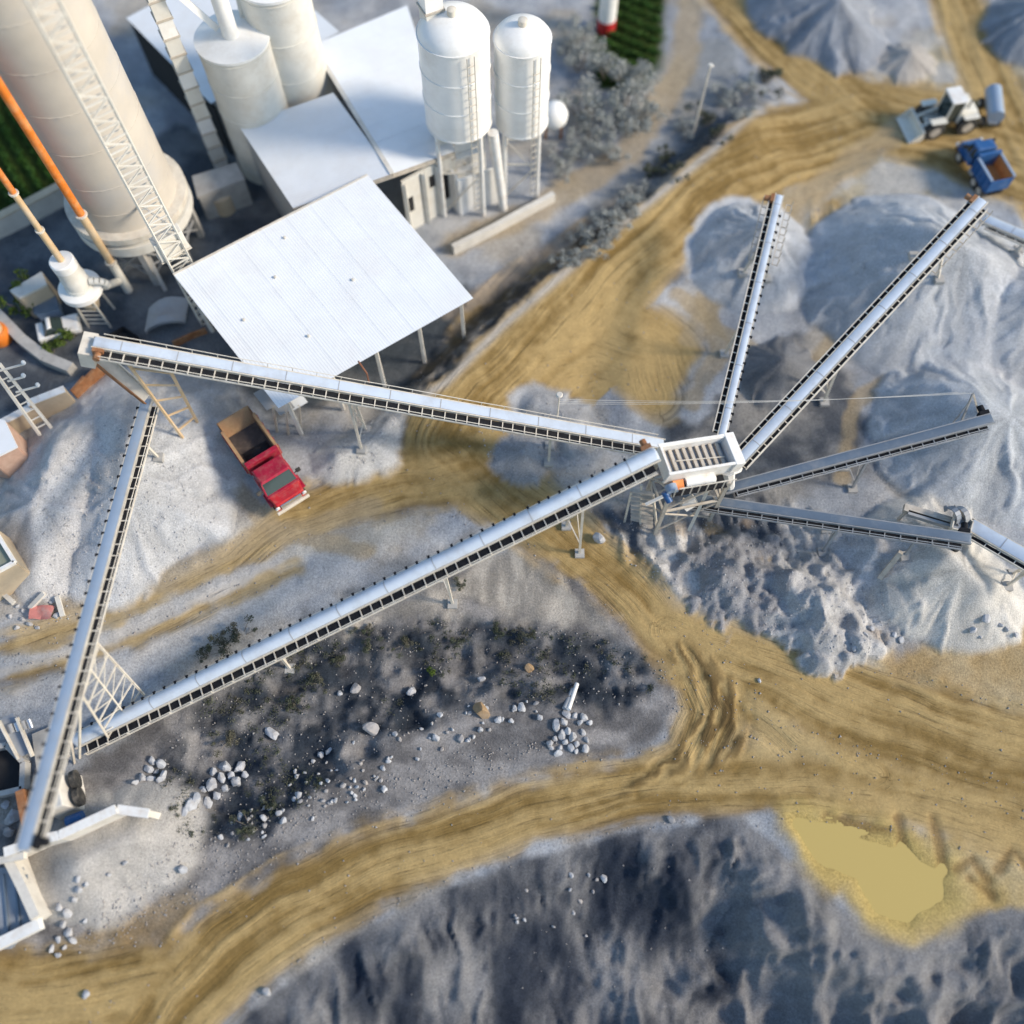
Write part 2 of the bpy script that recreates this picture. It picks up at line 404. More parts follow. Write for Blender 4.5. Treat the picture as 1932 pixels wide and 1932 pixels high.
brown = poly_sdf(px_poly([(130, 1760), (300, 1690), (400, 1690), (330, 1780), (240, 1860), (110, 1850), (-50, 1932), (-50, 1840)])) + rag * 3
paint(sst(-0.5, 0.8, brown) * 0.75, blend((0.26, 0.17, 0.07), (0.34, 0.27, 0.18), sst(0.3, 0.7, mid)))

dark_patch = poly_sdf(px_poly([(560, 1170), (680, 1095), (820, 1030), (900, 990), (960, 990), (820, 1080), (640, 1170)])) + rag * 2.5  # darker blue-grey patch beside the long conveyor
paint(sst(-0.3, 0.8, dark_patch) * 0.8, blend((0.10, 0.115, 0.135), (0.24, 0.23, 0.22), sst(0.3, 0.7, mid)))
# haul roads: (u, v, width in photo pixels)
ROADS = [
    [(60, 2300, 230), (220, 2060, 215), (330, 1895, 175), (430, 1800, 165), (560, 1708, 150), (760, 1615, 122), (1000, 1533, 108), (1250, 1480, 125), (1500, 1478, 110), (1720, 1502, 110), (1932, 1558, 120), (2300, 1650, 140)],
    [(-300, 1932, 200), (0, 1900, 190), (180, 1880, 150), (300, 1850, 120)],
    [(1220, 1478, 90), (1300, 1435, 95), (1345, 1345, 112), (1300, 1240, 105), (1160, 1090, 108), (1030, 990, 120), (930, 905, 170), (850, 840, 190), (905, 750, 210), (1030, 635, 290), (1130, 525, 220), (1290, 385, 150), (1450, 300, 170), (1640, 215, 170), (1800, 250, 200), (2000, 330, 200)],
    [(1640, 215, 150), (1520, 135, 110), (1430, 60, 95), (1340, -60, 100), (1280, -160, 100)],
    [(2000, 420, 120), (1900, 230, 110), (1840, 90, 100), (1780, -60, 100), (1750, -150, 100)],
    [(1260, 1190, 110), (1420, 1260, 140), (1600, 1330, 160), (1800, 1400, 170), (2100, 1480, 180)],
    [(900, 880, 170), (760, 905, 120), (640, 945, 105), (540, 985, 80), (440, 1060, 40), (300, 1125, 26), (130, 1185, 34), (0, 1225, 36), (-200, 1290, 40)],
    [(560, 1075, 22), (420, 1130, 26), (250, 1210, 24), (90, 1262, 30), (-200, 1330, 40)],
    [(980, 700, 150), (1120, 660, 250), (1215, 680, 215), (1235, 748, 90)],
    [(1570, 390, 50), (1575, 480, 60), (1580, 570, 40)],
    [(1290, 1225, 90), (1400, 1330, 60), (1500, 1410, 60), (1650, 1460, 80)],
]
trk = np.zeros(X.shape + (2,), np.float32); road = np.full(X.shape, -1e9); race = np.full(X.shape, -1e9); win = np.zeros(X.shape, np.int8); rutw = np.full(X.shape, 1e-4); rutv = rutw * 0.5
for k, rd in enumerate(ROADS):
    pts = np.array([P(u, v)[:2] for u, v, w in rd])
    wid = np.array([w * mpp(P(u, v)) * 1.12 + 0.3 for u, v, w in rd])
    d, side, al, tt = line_dist(pts)
    w = np.interp(tt, np.arange(len(rd)), wid)
    cross = np.sign(side) * d
    warp = (fbm(X * 0.12, Y * 0.12, 60 + k, 3) - 0.5) * 3.0
    rut = 0.6 * vnoise(cross * 1.7 + warp * 1.5, al * 0.07, 90 + k) + 0.4 * vnoise(cross * 4.3 + warp * 3, al * 0.16, 120 + k)
    edge = w / 2 - d
    if k == 8: rut = 0.62 + (rut - 0.5) * 0.25
    wk = sst(-0.6, 1.8, edge) ** 2
    rutv = rutv + wk * rut; rutw = rutw + wk
    e2 = edge + (fbm(X * 0.5, Y * 0.5, 70 + 5 * k, 4) - 0.5) * 5.0
    m = e2 > race; race = np.maximum(race, e2); win[m] = k; trk[m] = np.stack([cross + warp * .5, al], -1)[m]
    road = np.maximum(road, edge)
rutv = rutv / rutw
seam = np.zeros(X.shape, np.float32)
seam[:, 1:] += win[:, 1:] != win[:, :-1]; seam[1:] += win[1:] != win[:-1]; seam = np.minimum(seam, 1)
for _ in range(3):
    e_ = seam.copy(); e_[1:] = np.maximum(e_[1:], seam[:-1]); e_[:-1] = np.maximum(e_[:-1], seam[1:]); e_[:, 1:] = np.maximum(e_[:, 1:], seam[:, :-1]); e_[:, :-1] = np.maximum(e_[:, :-1], seam[:, 1:]); seam = np.maximum(seam, e_ * (0.98 if _ < 2 else 0.5))
streak = (rutv - 0.5)
rm = sst(-0.55, 0.55, road + rag * 1.6 + streak * 1.2)
tanc = blend((0.205, 0.130, 0.040), (0.405, 0.285, 0.122), sst(0.26, 0.60, rutv * 0.62 + 0.16 + (fine - 0.5) * 0.22 + (big - 0.5) * 0.3 + (mid - 0.5) * 0.25))
thin = sst(0.9, 2.6, road + 1.2)       # the thin wheel tracks stay pale
paint(rm * (0.72 + 0.28 * sst(0.0, 1.2, road)), tanc)
Z = Z * (1 - 0.6 * rm) + streak * 0.16 * rm + 0.22 * np.exp(-((road + 0.25) / 0.45) ** 2) * (0.4 + rag)
cen_ = P(1130, 1300)
rr_, aa_ = np.hypot(X - cen_[0], Y - cen_[1]), np.arctan2(Y - cen_[1], X - cen_[0])
cm = sst(-0.9, 0.9, poly_sdf(px_poly([(1270, 1215), (1350, 1250), (1420, 1330), (1412, 1420), (1300, 1462), (1180, 1490), (1230, 1430), (1300, 1380), (1310, 1320)])) + rag * 1.5)
cr_ = 0.6 * vnoise(rr_ * 2.6 + rag * 2, aa_ * 5, 141) + 0.4 * vnoise(rr_ * 5.2 + rag * 3, aa_ * 8, 142)
Z += cm * (cr_ - 0.5) * 0.30
paint(cm * 0.9 * sst(0.44, 0.66, cr_), c3(0.085, 0.053, 0.018))
paint(sst(-0.4, 0.6, poly_sdf(px_poly([(1420, 1310), (1480, 1350), (1570, 1420), (1560, 1440), (1420, 1430)])) + rag) * 0.7, c3(0.42, 0.31, 0.15))
# wheel ruts branching off the road, pale stripes of dust over the left yard
for pts_, wd, cc_ in [([(520, 1060), (330, 1150), (150, 1225), (0, 1262)], 0.35, (0.47, 0.46, 0.45)), ([(640, 1080), (420, 1180), (200, 1270), (0, 1330)], 0.6, (0.47, 0.46, 0.45)),
                      ([(850, 590), (1000, 500), (1150, 400)], 0.5, (0.30, 0.25, 0.20)), ([(1150, 400), (1300, 260), (1350, 100)], 1.2, (0.22, 0.23, 0.23))] + [(l_, w_, (0.36, 0.28, 0.17)) for l_, w_ in (([(1640, 300), (1500, 380), (1390, 500), (1300, 640)], .5), ([(1700, 240), (1560, 340), (1480, 420)], .7), ([(1560, 400), (1600, 600), (1540, 700)], .5), ([(1932, 690), (1760, 660), (1620, 580), (1560, 440)], .5), ([(1932, 720), (1700, 700), (1610, 760), (1590, 900)], .35), ([(1330, 560), (1360, 660), (1300, 760)], .4), ([(1280, 560), (1340, 610), (1420, 660)], .35), ([(700, 960), (500, 1010), (330, 1090), (100, 1150)], .5), ([(430, 900), (520, 1000), (700, 1040)], .4), ([(860, 460), (1010, 400), (1180, 290), (1290, 120), (1310, -40)], .8), ([(1340, 1000), (1440, 1060), (1500, 1200)], .3))]:
    d, *_ = line_dist(px_poly(pts_)); paint(sst(wd, -0.1, d - wd + rag) * 0.7, c3(*cc_))

# the haul road stands on a bank above the works yard: steep on the yard side
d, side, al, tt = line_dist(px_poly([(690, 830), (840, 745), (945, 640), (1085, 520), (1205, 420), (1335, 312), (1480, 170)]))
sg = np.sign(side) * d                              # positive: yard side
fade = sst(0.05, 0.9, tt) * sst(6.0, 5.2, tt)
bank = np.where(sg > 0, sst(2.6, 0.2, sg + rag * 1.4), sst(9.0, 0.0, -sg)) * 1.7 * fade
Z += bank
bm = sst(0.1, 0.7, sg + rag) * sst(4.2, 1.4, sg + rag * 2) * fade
paint(bm * 0.85, blend((0.035, 0.042, 0.052), (0.20, 0.20, 0.20), sst(0.45, 0.7, fbm(X * 0.8, Y * 0.8, 150, 5))))  # shade on the bank's yard side, painted dark into its colour
paint(np.exp(-((sg + 0.1) / 0.35) ** 2) * fade * 0.8, c3(0.47, 0.44, 0.40))
Z += bm * (ridged(X * 0.7, Y * 0.7, 151, 4) - 0.6) * 0.7

# the cut slope below the main road
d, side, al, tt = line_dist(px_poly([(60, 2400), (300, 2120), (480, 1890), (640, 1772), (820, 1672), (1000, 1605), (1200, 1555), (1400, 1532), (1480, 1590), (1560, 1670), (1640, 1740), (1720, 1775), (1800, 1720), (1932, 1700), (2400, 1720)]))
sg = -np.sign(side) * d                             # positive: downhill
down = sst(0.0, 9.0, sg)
gull = ridged(al * 0.62 + sg * 0.25 + rag * 1.2, sg * 0.10, 160, 4)
lump = ridged(X * 0.16, Y * 0.16, 165, 4)
Z += -3.4 * down + sst(0.2, 2.5, sg) * ((gull - 0.6) * 0.9 * sst(7, 2, sg) + (fbm(X * 0.28, Y * 0.2, 167, 4) - 0.5) * 1.8 + (ridged(X * 0.9 + rag, Y * 0.5, 168, 4) - 0.6) * 0.55 + (lump - 0.55) * 4.6 * (0.35 + 0.65 * sst(4, 14, X)))
paint(sst(0.0, 0.6, sg + rag * 0.8), blend((0.028, 0.035, 0.050), (0.20, 0.20, 0.205), sst(0.36, 0.68, gull * 0.28 + fbm(X * 0.35, Y * 0.22, 166, 5) * 0.82 - 0.07 + 0.16 * sst(8, 16, X) - 0.04)))  # dark soil; the slope's shade is put into its colour too
Z += rockm * ((ridged(X * 0.42 + Y * 0.10, Y * 0.13, 170, 5) - 0.6) * 1.5 + (ridged(X * 1.3, Y * 0.8, 171, 3) - 0.6) * 0.6)
# muddy pool and its shore
pool_pts = [(1505, 1552), (1600, 1580), (1690, 1608), (1770, 1650), (1775, 1695), (1712, 1728), (1662, 1715), (1618, 1652), (1545, 1610)]
pool = poly_sdf(px_poly(pool_pts)) + rag * 1.3
near = sst(-3.0, -0.2, pool)
Z = Z * (1 - near) + (0.20 + rag * 0.14 + streak * 0.12) * near - 0.45 * sst(-1.2, 0.9, pool)
POOL_Z = 0.03
paint(sst(-2.2, -0.3, pool) * 0.95, c3(0.47, 0.345, 0.12))

for pts_ in ([(1690, 1545), (1702, 1590), (1716, 1622)], [(1760, 1545), (1768, 1590), (1782, 1640)], [(1560, 1540), (1620, 1560), (1680, 1565)], [(1800, 1640), (1830, 1620), (1862, 1660)], [(1880, 1640), (1910, 1600), (1940, 1640)], [(1830, 1660), (1870, 1690)]):
    d, *_ = line_dist(px_poly(pts_)); mk = sst(.45, .05, d + rag * .8); Z += -mk * .10; paint(mk * .7, c3(0.17, 0.105, 0.04))
# stockpiles: ridge line (u, v, height), slope, colour, label
PILES = [
    ([(236, 815, 3.5), (232, 920, 3.2), (195, 1040, 1.7)], 0.50, (0.50, 0.505, 0.51), 'long pale gravel ridge beneath the short steep conveyor at left'),
    ([(112, 850, 2.7), (58, 955, 2.7), (66, 1060, 1.5)], 0.66, (0.52, 0.51, 0.50), 'low pale gravel ridge beside the small left-hand buildings'),
    ([(640, 862, 0.9), (700, 835, 1.1), (735, 795, 0.8)], 0.60, (0.52, 0.51, 0.49), 'curved white dust bank beside the red dump truck'),
    ([(985, 850, 1.3)], 0.62, (0.34, 0.345, 0.355), 'small round grey gravel mound by the thin conveyor post'),
    ([(1012, 762, 1.1), (1085, 792, 1.2)], 0.60, (0.37, 0.375, 0.385), 'grey twin gravel mound above the upper conveyor'),
    ([(1445, 425, 3.6)], 0.74, (0.45, 0.465, 0.485), 'round gravel cone under the head of the narrow upright conveyor'),
    ([(1785, 445, 5.8), (1860, 480, 5.2)], 0.70, (0.45, 0.465, 0.485), 'largest gravel cone, under the conveyor head beside the blue truck'),
    ([(1480, 678, 1.9)], 0.70, (0.17, 0.175, 0.185), 'dark grey gravel mound between the two upper right conveyors'),
    ([(1862, 775, 3.8), (1950, 800, 3.2)], 0.62, (0.45, 0.47, 0.49), 'broad blue-grey gravel cone under the slate conveyor with the mast'),
    ([(1795, 1045, 3.7), (1850, 1100, 2.9)], 0.72, (0.56, 0.54, 0.50), 'pale sandy gravel cone under the lower right conveyor head'),
    ([(1650, 1038, 1.3)], 0.62, (0.50, 0.50, 0.51), 'small whitish sand heap below the lower right conveyor'),
    ([(1545, -60, 3.4), (1585, 0, 3.0), (1610, 40, 2.2)], 0.66, (0.28, 0.30, 0.335), 'slate grey gravel cone at the top edge between the haul roads'),
    ([(1722, 90, 1.6)], 0.62, (0.42, 0.39, 0.355), 'small beige gravel mound beyond the wheel loader'),
    ([(1985, 0, 3.0)], 0.66, (0.27, 0.29, 0.32), 'slate grey gravel cone in the top right corner'),
    ([(1965, 560, 3.6)], 0.66, (0.46, 0.47, 0.485), 'half hidden grey gravel cone at the right edge below the side conveyor'),
    ([(150, 1625, 1.7), (255, 1572, 1.5)], 0.50, (0.47, 0.445, 0.41), 'pale sand ramp behind the concrete retaining wall at lower left'),
    ([(1545, 1130, 2.0), (1580, 1200, 1.3)], 0.62, (0.42, 0.415, 0.41), 'craggy beige rubble heap beside the lower right haul road'),
    ([(1390, 1060, 1.6), (1420, 1120, 1.2)], 0.52, (0.28, 0.28, 0.29), 'dark streaked rubble heap below the screening machine'),
]
CLS = np.zeros(X.shape, np.int32)
CLS[rm > 0.5] = 1
for k, (ridge, slope, cc_, lab) in enumerate(PILES):
    pts = np.array([P(u, v, h)[:2] for u, v, h in ridge]); hs = np.array([h for *_, h in ridge])
    if len(pts) == 1: pts = np.vstack([pts, pts + [[0.01, 0]]]); hs = np.append(hs, hs[0])
    rad = hs.max() / slope + 4.0
    j0, j1 = np.searchsorted(gy, [pts[:, 1].min() - rad, pts[:, 1].max() + rad]); i0, i1 = np.searchsorted(gx, [pts[:, 0].min() - rad, pts[:, 0].max() + rad])
    if j1 - j0 < 2 or i1 - i0 < 2: continue
    W = (slice(j0, j1), slice(i0, i1)); x, y, rg = X[W], Y[W], rag[W]
    d, side, al, tt = line_dist(pts, x, y)
    hh = np.interp(tt, np.arange(len(hs)), hs)
    ang = np.arctan2(y - pts[:, 1].mean(), x - pts[:, 0].mean())
    rill = fbm(ang * 4 + 20, d * 0.22, 200 + k, 3) - 0.5
    crag = 1.0 if k in (16, 17) else 0.0
    fold = ridged(ang * 2.2 + 30 + rg * 1.2, d * 0.10, 260 + k, 3) - 0.6
    if k == 15: fold = fold * 0.15
    h = hh - np.sqrt((d * slope) ** 2 + 0.03) + 0.17 + (rill * 0.22 + fold * 0.75) * sst(0.2, 3, d) + rg * (0.22 + crag * 1.6) + (fbm(x * 0.13, y * 0.13, 230 + k, 2) - 0.5) * 0.8 + crag * (ridged(x * 0.5, y * 0.5, 250 + k, 4) - 0.6) * 1.2
    m = sst(-0.05, 0.35, h)
    CLS[W][h > 0.12] = 10 + k
    Z[W] = np.where(h > 0, np.maximum(Z[W], Z[W] * 0.4 + h), Z[W])
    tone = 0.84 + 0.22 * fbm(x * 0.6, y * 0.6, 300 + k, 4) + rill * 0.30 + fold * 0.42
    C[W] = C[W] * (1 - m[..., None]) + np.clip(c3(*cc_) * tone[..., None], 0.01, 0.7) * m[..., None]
# crop fields beyond the works
FIELDS = [[(-260, 420), (-260, 60), (-40, 60), (60, 140), (140, 345), (0, 425)], [(1125, -40), (1262, -40), (1246, 120), (1200, 175), (1130, 168), (1118, 90)]]
fieldm = np.zeros(X.shape, bool)
for fp in FIELDS:
    s = poly_sdf(px_poly(fp)) + rag
    paint(sst(-0.5, 0.5, s), blend((0.020, 0.040, 0.006), (0.05, 0.07, 0.014), mid))
    CLS[s > 0.0] = 2; fieldm |= s > 0.3
C = np.clip(C, 0.008, 0.72)
def zg(x, y):
    fx = np.clip((x - gx[0]) / STEP, 0, NX - 1.001); fy = np.clip((y - gy[0]) / STEP, 0, NY - 1.001)
    i, j = int(fx), int(fy); a, b = fx - i, fy - j
    return float((Z[j, i] * (1 - a) + Z[j, i + 1] * a) * (1 - b) + (Z[j + 1, i] * (1 - a) + Z[j + 1, i + 1] * a) * b)
def PG(u, v):
    z = 0.0
    for _ in range(8):
        p = P(u, v, z); z = 0.5 * z + 0.5 * zg(p.x, p.y)
    p = P(u, v, z)
    return Vector((p.x, p.y, zg(p.x, p.y)))
def on(p): return Vector((p[0], p[1], zg(p[0], p[1])))

def np_mesh(name, verts, quads, material, colors=None, smooth=True):
    me = bpy.data.meshes.new(name)
    me.vertices.add(len(verts)); me.vertices.foreach_set('co', np.ascontiguousarray(verts, np.float32).ravel())
    k = quads.shape[1]
    me.loops.add(quads.size); me.loops.foreach_set('vertex_index', np.ascontiguousarray(quads, np.int32).ravel())
    me.polygons.add(len(quads)); me.polygons.foreach_set('loop_start', np.arange(0, quads.size, k, dtype=np.int32))
    me.update(calc_edges=True)
    if smooth: me.polygons.foreach_set('use_smooth', np.ones(len(quads), bool))
    if colors is not None:
        a = me.color_attributes.new('Col', 'FLOAT_COLOR', 'POINT')
        a.data.foreach_set('color', np.concatenate([colors, np.ones((len(colors), 1))], 1).astype(np.float32).ravel())
    me.materials.append(MATS[material])
    o = bpy.data.objects.new(name, me); col.objects.link(o)
    return o
allv = np.stack([X, Y, Z], -1).reshape(-1, 3); allc = C.reshape(-1, 3)
idx = np.arange(NX * NY).reshape(NY, NX)
allq = np.stack([idx[:-1, :-1], idx[:-1, 1:], idx[1:, 1:], idx[1:, :-1]], -1).reshape(-1, 4)
fcls = CLS[:-1, :-1].reshape(-1)
def patch(cls, name, material):
    q = allq[fcls == cls]
    if not len(q): return None
    u, inv = np.unique(q, return_inverse=True)
    v = allv[u]
    o = np_mesh(name, v, inv.reshape(-1, 4), material, allc[u])
    if cls == 1:
        a = o.data.attributes.new('Track', 'FLOAT_VECTOR', 'POINT'); t3 = np.zeros((len(u), 3), np.float32); t3[:, :2] = trk.reshape(-1, 2)[u]; t3[:, 2] = 1 - seam.reshape(-1)[u]; a.data.foreach_set('vector', t3.ravel())
    return o
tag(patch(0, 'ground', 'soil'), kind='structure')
tag(patch(1, 'dirt_road', 'mud'), kind='structure')
tag(patch(2, 'field', 'soil'), kind='structure')
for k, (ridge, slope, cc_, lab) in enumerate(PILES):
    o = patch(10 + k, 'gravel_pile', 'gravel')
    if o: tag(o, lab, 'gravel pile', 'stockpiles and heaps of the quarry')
# land beyond the surveyed sheet
ring = MB(); x0, x1, y0, y1 = gx[0], gx[-1], gy[0], gy[-1]; B = 1500
for a, b, c, d in [((-B, -B), (B, -B), (x1, y0), (x0, y0)), ((B, -B), (B, B), (x1, y1), (x1, y0)), ((B, B), (-B, B), (x0, y1), (x1, y1)), ((-B, B), (-B, -B), (x0, y0), (x0, y1))]:
    ring.add([(*a, -0.6), (*b, -0.6), (*c, -0.3), (*d, -0.3)], [(0, 1, 2, 3)])
far = mat('far_soil', (0.30, 0.28, 0.24), 0.95, 0.35, 0.05, 0.0, dirt=(0.06, 0.09, 0.02), dirt_amt=0.8, dscale=0.02)
tag(ring.build('terrain', 'far_soil'), kind='structure')
m, nt, b = new_mat('muddy_water')
b.inputs['Base Color'].default_value = (0.50, 0.37, 0.12, 1); b.inputs['Roughness'].default_value = 0.16
wv = N(nt, 'ShaderNodeTexNoise', i_Scale=1.2, i_Detail=3.0); bpn = N(nt, 'ShaderNodeBump', i_Strength=0.03, i_Distance=0.05)
nt.links.new(wv.outputs['Fac'], bpn.inputs['Height']); nt.links.new(bpn.outputs['Normal'], b.inputs['Normal'])
wet = (Z < POOL_Z + 0.01) & (pool > -0.75)
fw = (wet[:-1, :-1] | wet[1:, :-1] | wet[:-1, 1:] | wet[1:, 1:]).reshape(-1)
wu, winv = np.unique(allq[fw], return_inverse=True)
wvv = allv[wu].copy(); wvv[:, 2] = POOL_Z
tag(np_mesh('puddle', wvv, winv.reshape(-1, 4), 'muddy_water'), kind='structure')
# ------------------------------------------------------------------ conveyors
def frame_of(p0, p1):
    d = (p1 - p0).normalized()
    s = Vector((0, 0, 1)).cross(d).normalized()      # to the left of travel
    n = d.cross(s)
    return d, s, n
def conveyor(label, p0, p1, bw, belt, arch=0.08, walk=(), rails=(), idler=(), pitch=0.75, legs=(), truss=0.55, steel='pale_steel', group='belt conveyors of the crushing plant', motor=True, deck='dark_mesh', walk_w=0.55):
    """p0 tail, p1 head; sides are +1 (left of travel) or -1"""
    d, s, n = frame_of(p0, p1); L = (p1 - p0).length
    t = empty('conveyor', on(p0) if p0.z > zg(p0.x, p0.y) else p0, label, 'conveyor', group)
    q = lambda a, b, c: p0 + d * a + s * b + n * c
    # belt: arched cross section, wrapped round both end pulleys
    K = 9; prof = []
    for i in range(K):
        y = (i / (K - 1) - 0.5) * bw; prof.append((y, arch * (1 - (2 * y / bw) ** 2)))
    m = MB(); rows = []
    segs = [(-0.20 * math.sin(a), -0.20 * (1 - math.cos(a))) for a in (math.pi * 0.8, math.pi * 0.5, math.pi * 0.2)]
    segs += [(L * k / 10, 0.0) for k in range(11)] + [(L + 0.20 * math.sin(a), -0.20 * (1 - math.cos(a))) for a in (math.pi * 0.2, math.pi * 0.5, math.pi * 0.8)]
    for a, dz in segs: rows.append([q(a, y, z + 0.10 + dz) for y, z in prof])
    vs = [p for r in rows for p in r]; fs = [(i * K + j, (i + 1) * K + j, (i + 1) * K + j + 1, i * K + j + 1) for i in range(len(rows) - 1) for j in range(K - 1)]
    k = len(vs); vs += [p - n * 0.03 for p in vs]
    fs += [tuple(x + k for x in f[::-1]) for f in fs]
    m.add(vs, fs); m.build('belt', belt, t, smooth=True)
    if belt == 'belt_cover':
        m = MB(); vs = []
        for a in (0, .05): vs += [q(2.0 + a, y * 1.03, z + 0.112) for y, z in prof]
        m.add(vs, [(j, j + K, j + K + 1, j + 1) for j in range(K - 1)])
        series(m, 'cover_joint', 'grey_sheet', t, [d * (i * 3.1) for i in range(int((L - 2.5) / 3.1) + 1)])
    for nm, a in (('tail_pulley', 0.0), ('head_pulley', L)):
        MB().tube(q(a, -bw / 2 - 0.06, -0.10), q(a, bw / 2 + 0.06, -0.10), 0.17, 14).build(nm, 'grey_steel', t, smooth=True)
    for sd in (-1, 1):
        MB().bar(q(-0.25, sd * (bw / 2 + 0.05), -0.02), q(L + 0.2, sd * (bw / 2 + 0.05), -0.02), 0.07, 0.20, n).build('side_beam', steel, t)
    # lattice girder below
    if truss:
        nb = max(3, int(L / 1.6))
        for sd in (-1, 1):
            m = MB(); y = sd * (bw / 2 + 0.04)
            m.bar(q(0.6, y, -truss), q(L - 0.6, y, -truss), 0.08, 0.08, n)
            for i in range(nb):
                a0, a1 = 0.6 + (L - 1.2) * i / nb, 0.6 + (L - 1.2) * (i + 1) / nb
                lo, hi = (a0, a1) if i % 2 else (a1, a0)
                m.bar(q(lo, y, -truss), q(hi, y, -0.12), 0.05)
                m.bar(q(a0, y, -truss), q(a0, y, -0.12), 0.05)
            m.build('lattice_girder', 'grey_steel', t)
        series(MB().bar(q(0.6, -bw / 2, -truss), q(0.6, bw / 2, -truss), 0.05), 'cross_tie', steel, t, [d * (L - 1.2) * i / nb for i in range(nb + 1)])
    # walkways: dark grating, pale brackets, handrail on posts
    for sd in walk:
        w0, w1 = bw / 2 + 0.10, bw / 2 + 0.10 + walk_w
        MB().bar(q(0.3, sd * (w0 + w1) / 2, -0.14), q(L - 0.3, sd * (w0 + w1) / 2, -0.14), walk_w, 0.03, n).build('walkway_grating', deck, t)
        cnt = int((L - 0.8) / pitch)
        series(MB().bar(q(0.4, sd * (w0 - 0.01), -0.09), q(0.4, sd * w1, -0.09), 0.06, 0.05, n), 'walkway_bracket', steel, t, [d * (i * pitch + random.uniform(-.05, .05)) for i in range(cnt + 1)])
        MB().bar(q(0.3, sd * (w1 + 0.03), -0.10), q(L - 0.3, sd * (w1 + 0.03), -0.10), 0.07, 0.12, n).build('toe_board', steel, t)
    for sd in rails:
        w1 = bw / 2 + (0.10 + walk_w + 0.03 if sd in walk else 0.14)
        hgt_ = 0.30 if sd in walk else 0.40
        cnt = int((L - 0.8) / (pitch * 2))
        m = MB()
        for i in range(14):      # slightly sagging handrail
            a0, a1 = 0.35 + (L - 0.7) * i / 14, 0.35 + (L - 0.7) * (i + 1) / 14
            m.tube(q(a0, sd * w1, hgt_ - 0.05 + 0.03 * math.sin(i * 2.1)), q(a1, sd * w1, hgt_ - 0.05 + 0.03 * math.sin((i + 1) * 2.1)), 0.028, 6)
        m.build('handrail', steel, t)
        series(MB().tube(q(0.4, sd * w1, -0.12), q(0.4, sd * w1, hgt_ - 0.05), 0.024, 6), 'rail_post', steel, t, [d * (i * pitch * 2) for i in range(cnt + 1)])
    for sd in idler:
        cnt = int((L - 1.0) / (pitch * 1.0))
        m = MB().bar(q(0.5, sd * (bw / 2 + 0.02), 0.02), q(0.5, sd * (bw / 2 + 0.20), 0.05), 0.14, 0.12, n)
        series(m, 'idler_bracket', 'dark_mesh', t, [d * (i * pitch + random.uniform(-.1, .1)) for i in range(cnt)])
    if motor:
        m = MB().tube(q(L - 0.2, bw / 2 + 0.15, -0.1), q(L - 0.2, bw / 2 + 0.75, -0.1), 0.2, 12)
        m.box(q(L - 0.2, bw / 2 + 0.22, -0.12), d * 0.3, s * 0.12, n * 0.26)
        m.build('drive_motor', 'rust' if belt == 'belt_cover' else 'dark_mesh', t, smooth=True)
    for a, sp in legs:
        for sd in (-1, 1):
            top = q(a, sd * (bw / 2 + 0.05), -truss)
            ft = on((top.x + s.x * sd * sp, top.y + s.y * sd * sp))
            MB().bar(top, ft - Vector((0, 0, 0.2)), 0.15).build('support_leg', steel, t)
            MB().box(ft + Vector((0, 0, 0.05)), (0.3, 0, 0), (0, 0.3, 0), (0, 0, 0.16)).build('footing', 'concrete', t)
        ta, tb = q(a, -(bw / 2 + .05), -truss), q(a, bw / 2 + .05, -truss)
        if (ta.z - zg(ta.x, ta.y)) > 2.0:
            fa, fb = on((ta.x - s.x * sp, ta.y - s.y * sp)), on((tb.x + s.x * sp, tb.y + s.y * sp))
            MB().bar(ta.lerp(fa, .15), tb.lerp(fb, .8), 0.06).bar(tb.lerp(fb, .15), ta.lerp(fa, .8), 0.06).bar(ta.lerp(fa, .8), tb.lerp(fb, .8), 0.07).build('leg_brace', steel, t)
    return t, q, d, s, n, L

# upper conveyor: from under the screen up to the left
c1, q1, d1, s1, n1, L1 = conveyor('long conveyor crossing in front of the white shed roof, grey-blue belt', P(1248, 838, 2.9), P(182, 646, 11.0), 0.62, 'belt_cover', 0.04, walk=(1,), rails=(1, -1), legs=((7.2, 0.25), (20.0, 0.5)), pitch=0.72, truss=0.6)
# main conveyor: out of the crusher pit up to the screen
c2, q2, d2, s2, n2, L2 = conveyor('longest conveyor with bright domed cover rising from lower left to the screen', P(146, 1396, 0.35), P(1234, 858, 8.9), 0.78, 'belt_cover', 0.28, walk=(-1,), rails=(-1,), idler=(1,), legs=((13.0, 0.3), (24.0, 0.5), (33.0, 0.6)), pitch=0.70, truss=0.6)
# left conveyor: from below the upper head down the yard to the crusher
c3_, q3, d3, s3, n3, L3 = conveyor('steep left conveyor with slate-blue belt running down to the crusher', P(276, 757, 4.6), P(46, 1596, 9.6), 0.58, 'belt_grey', 0.03, walk=(1,), rails=(1,), idler=(-1,), legs=((3.0, 0.2),), pitch=0.78, walk_w=0.42)
c4r = conveyor('narrow white conveyor standing nearly upright above the screen', P(1361, 826, 4.4), P(1470, 372, 6.3), 0.42, 'belt_cover', 0.05, walk=(1,), rails=(), idler=(-1,), legs=((9.0, 0.4), (15.0, 0.6)), pitch=0.62, walk_w=0.26, truss=0.4)
c5r = conveyor('wide white conveyor running to the cone beside the blue truck', P(1386, 879, 3.6), P(1852, 380, 7.6), 0.58, 'belt_cover', 0.05, walk=(1, -1), rails=(-1,), legs=((10.0, 0.5), (20.5, 0.8)), pitch=0.66, walk_w=0.24, truss=0.5)
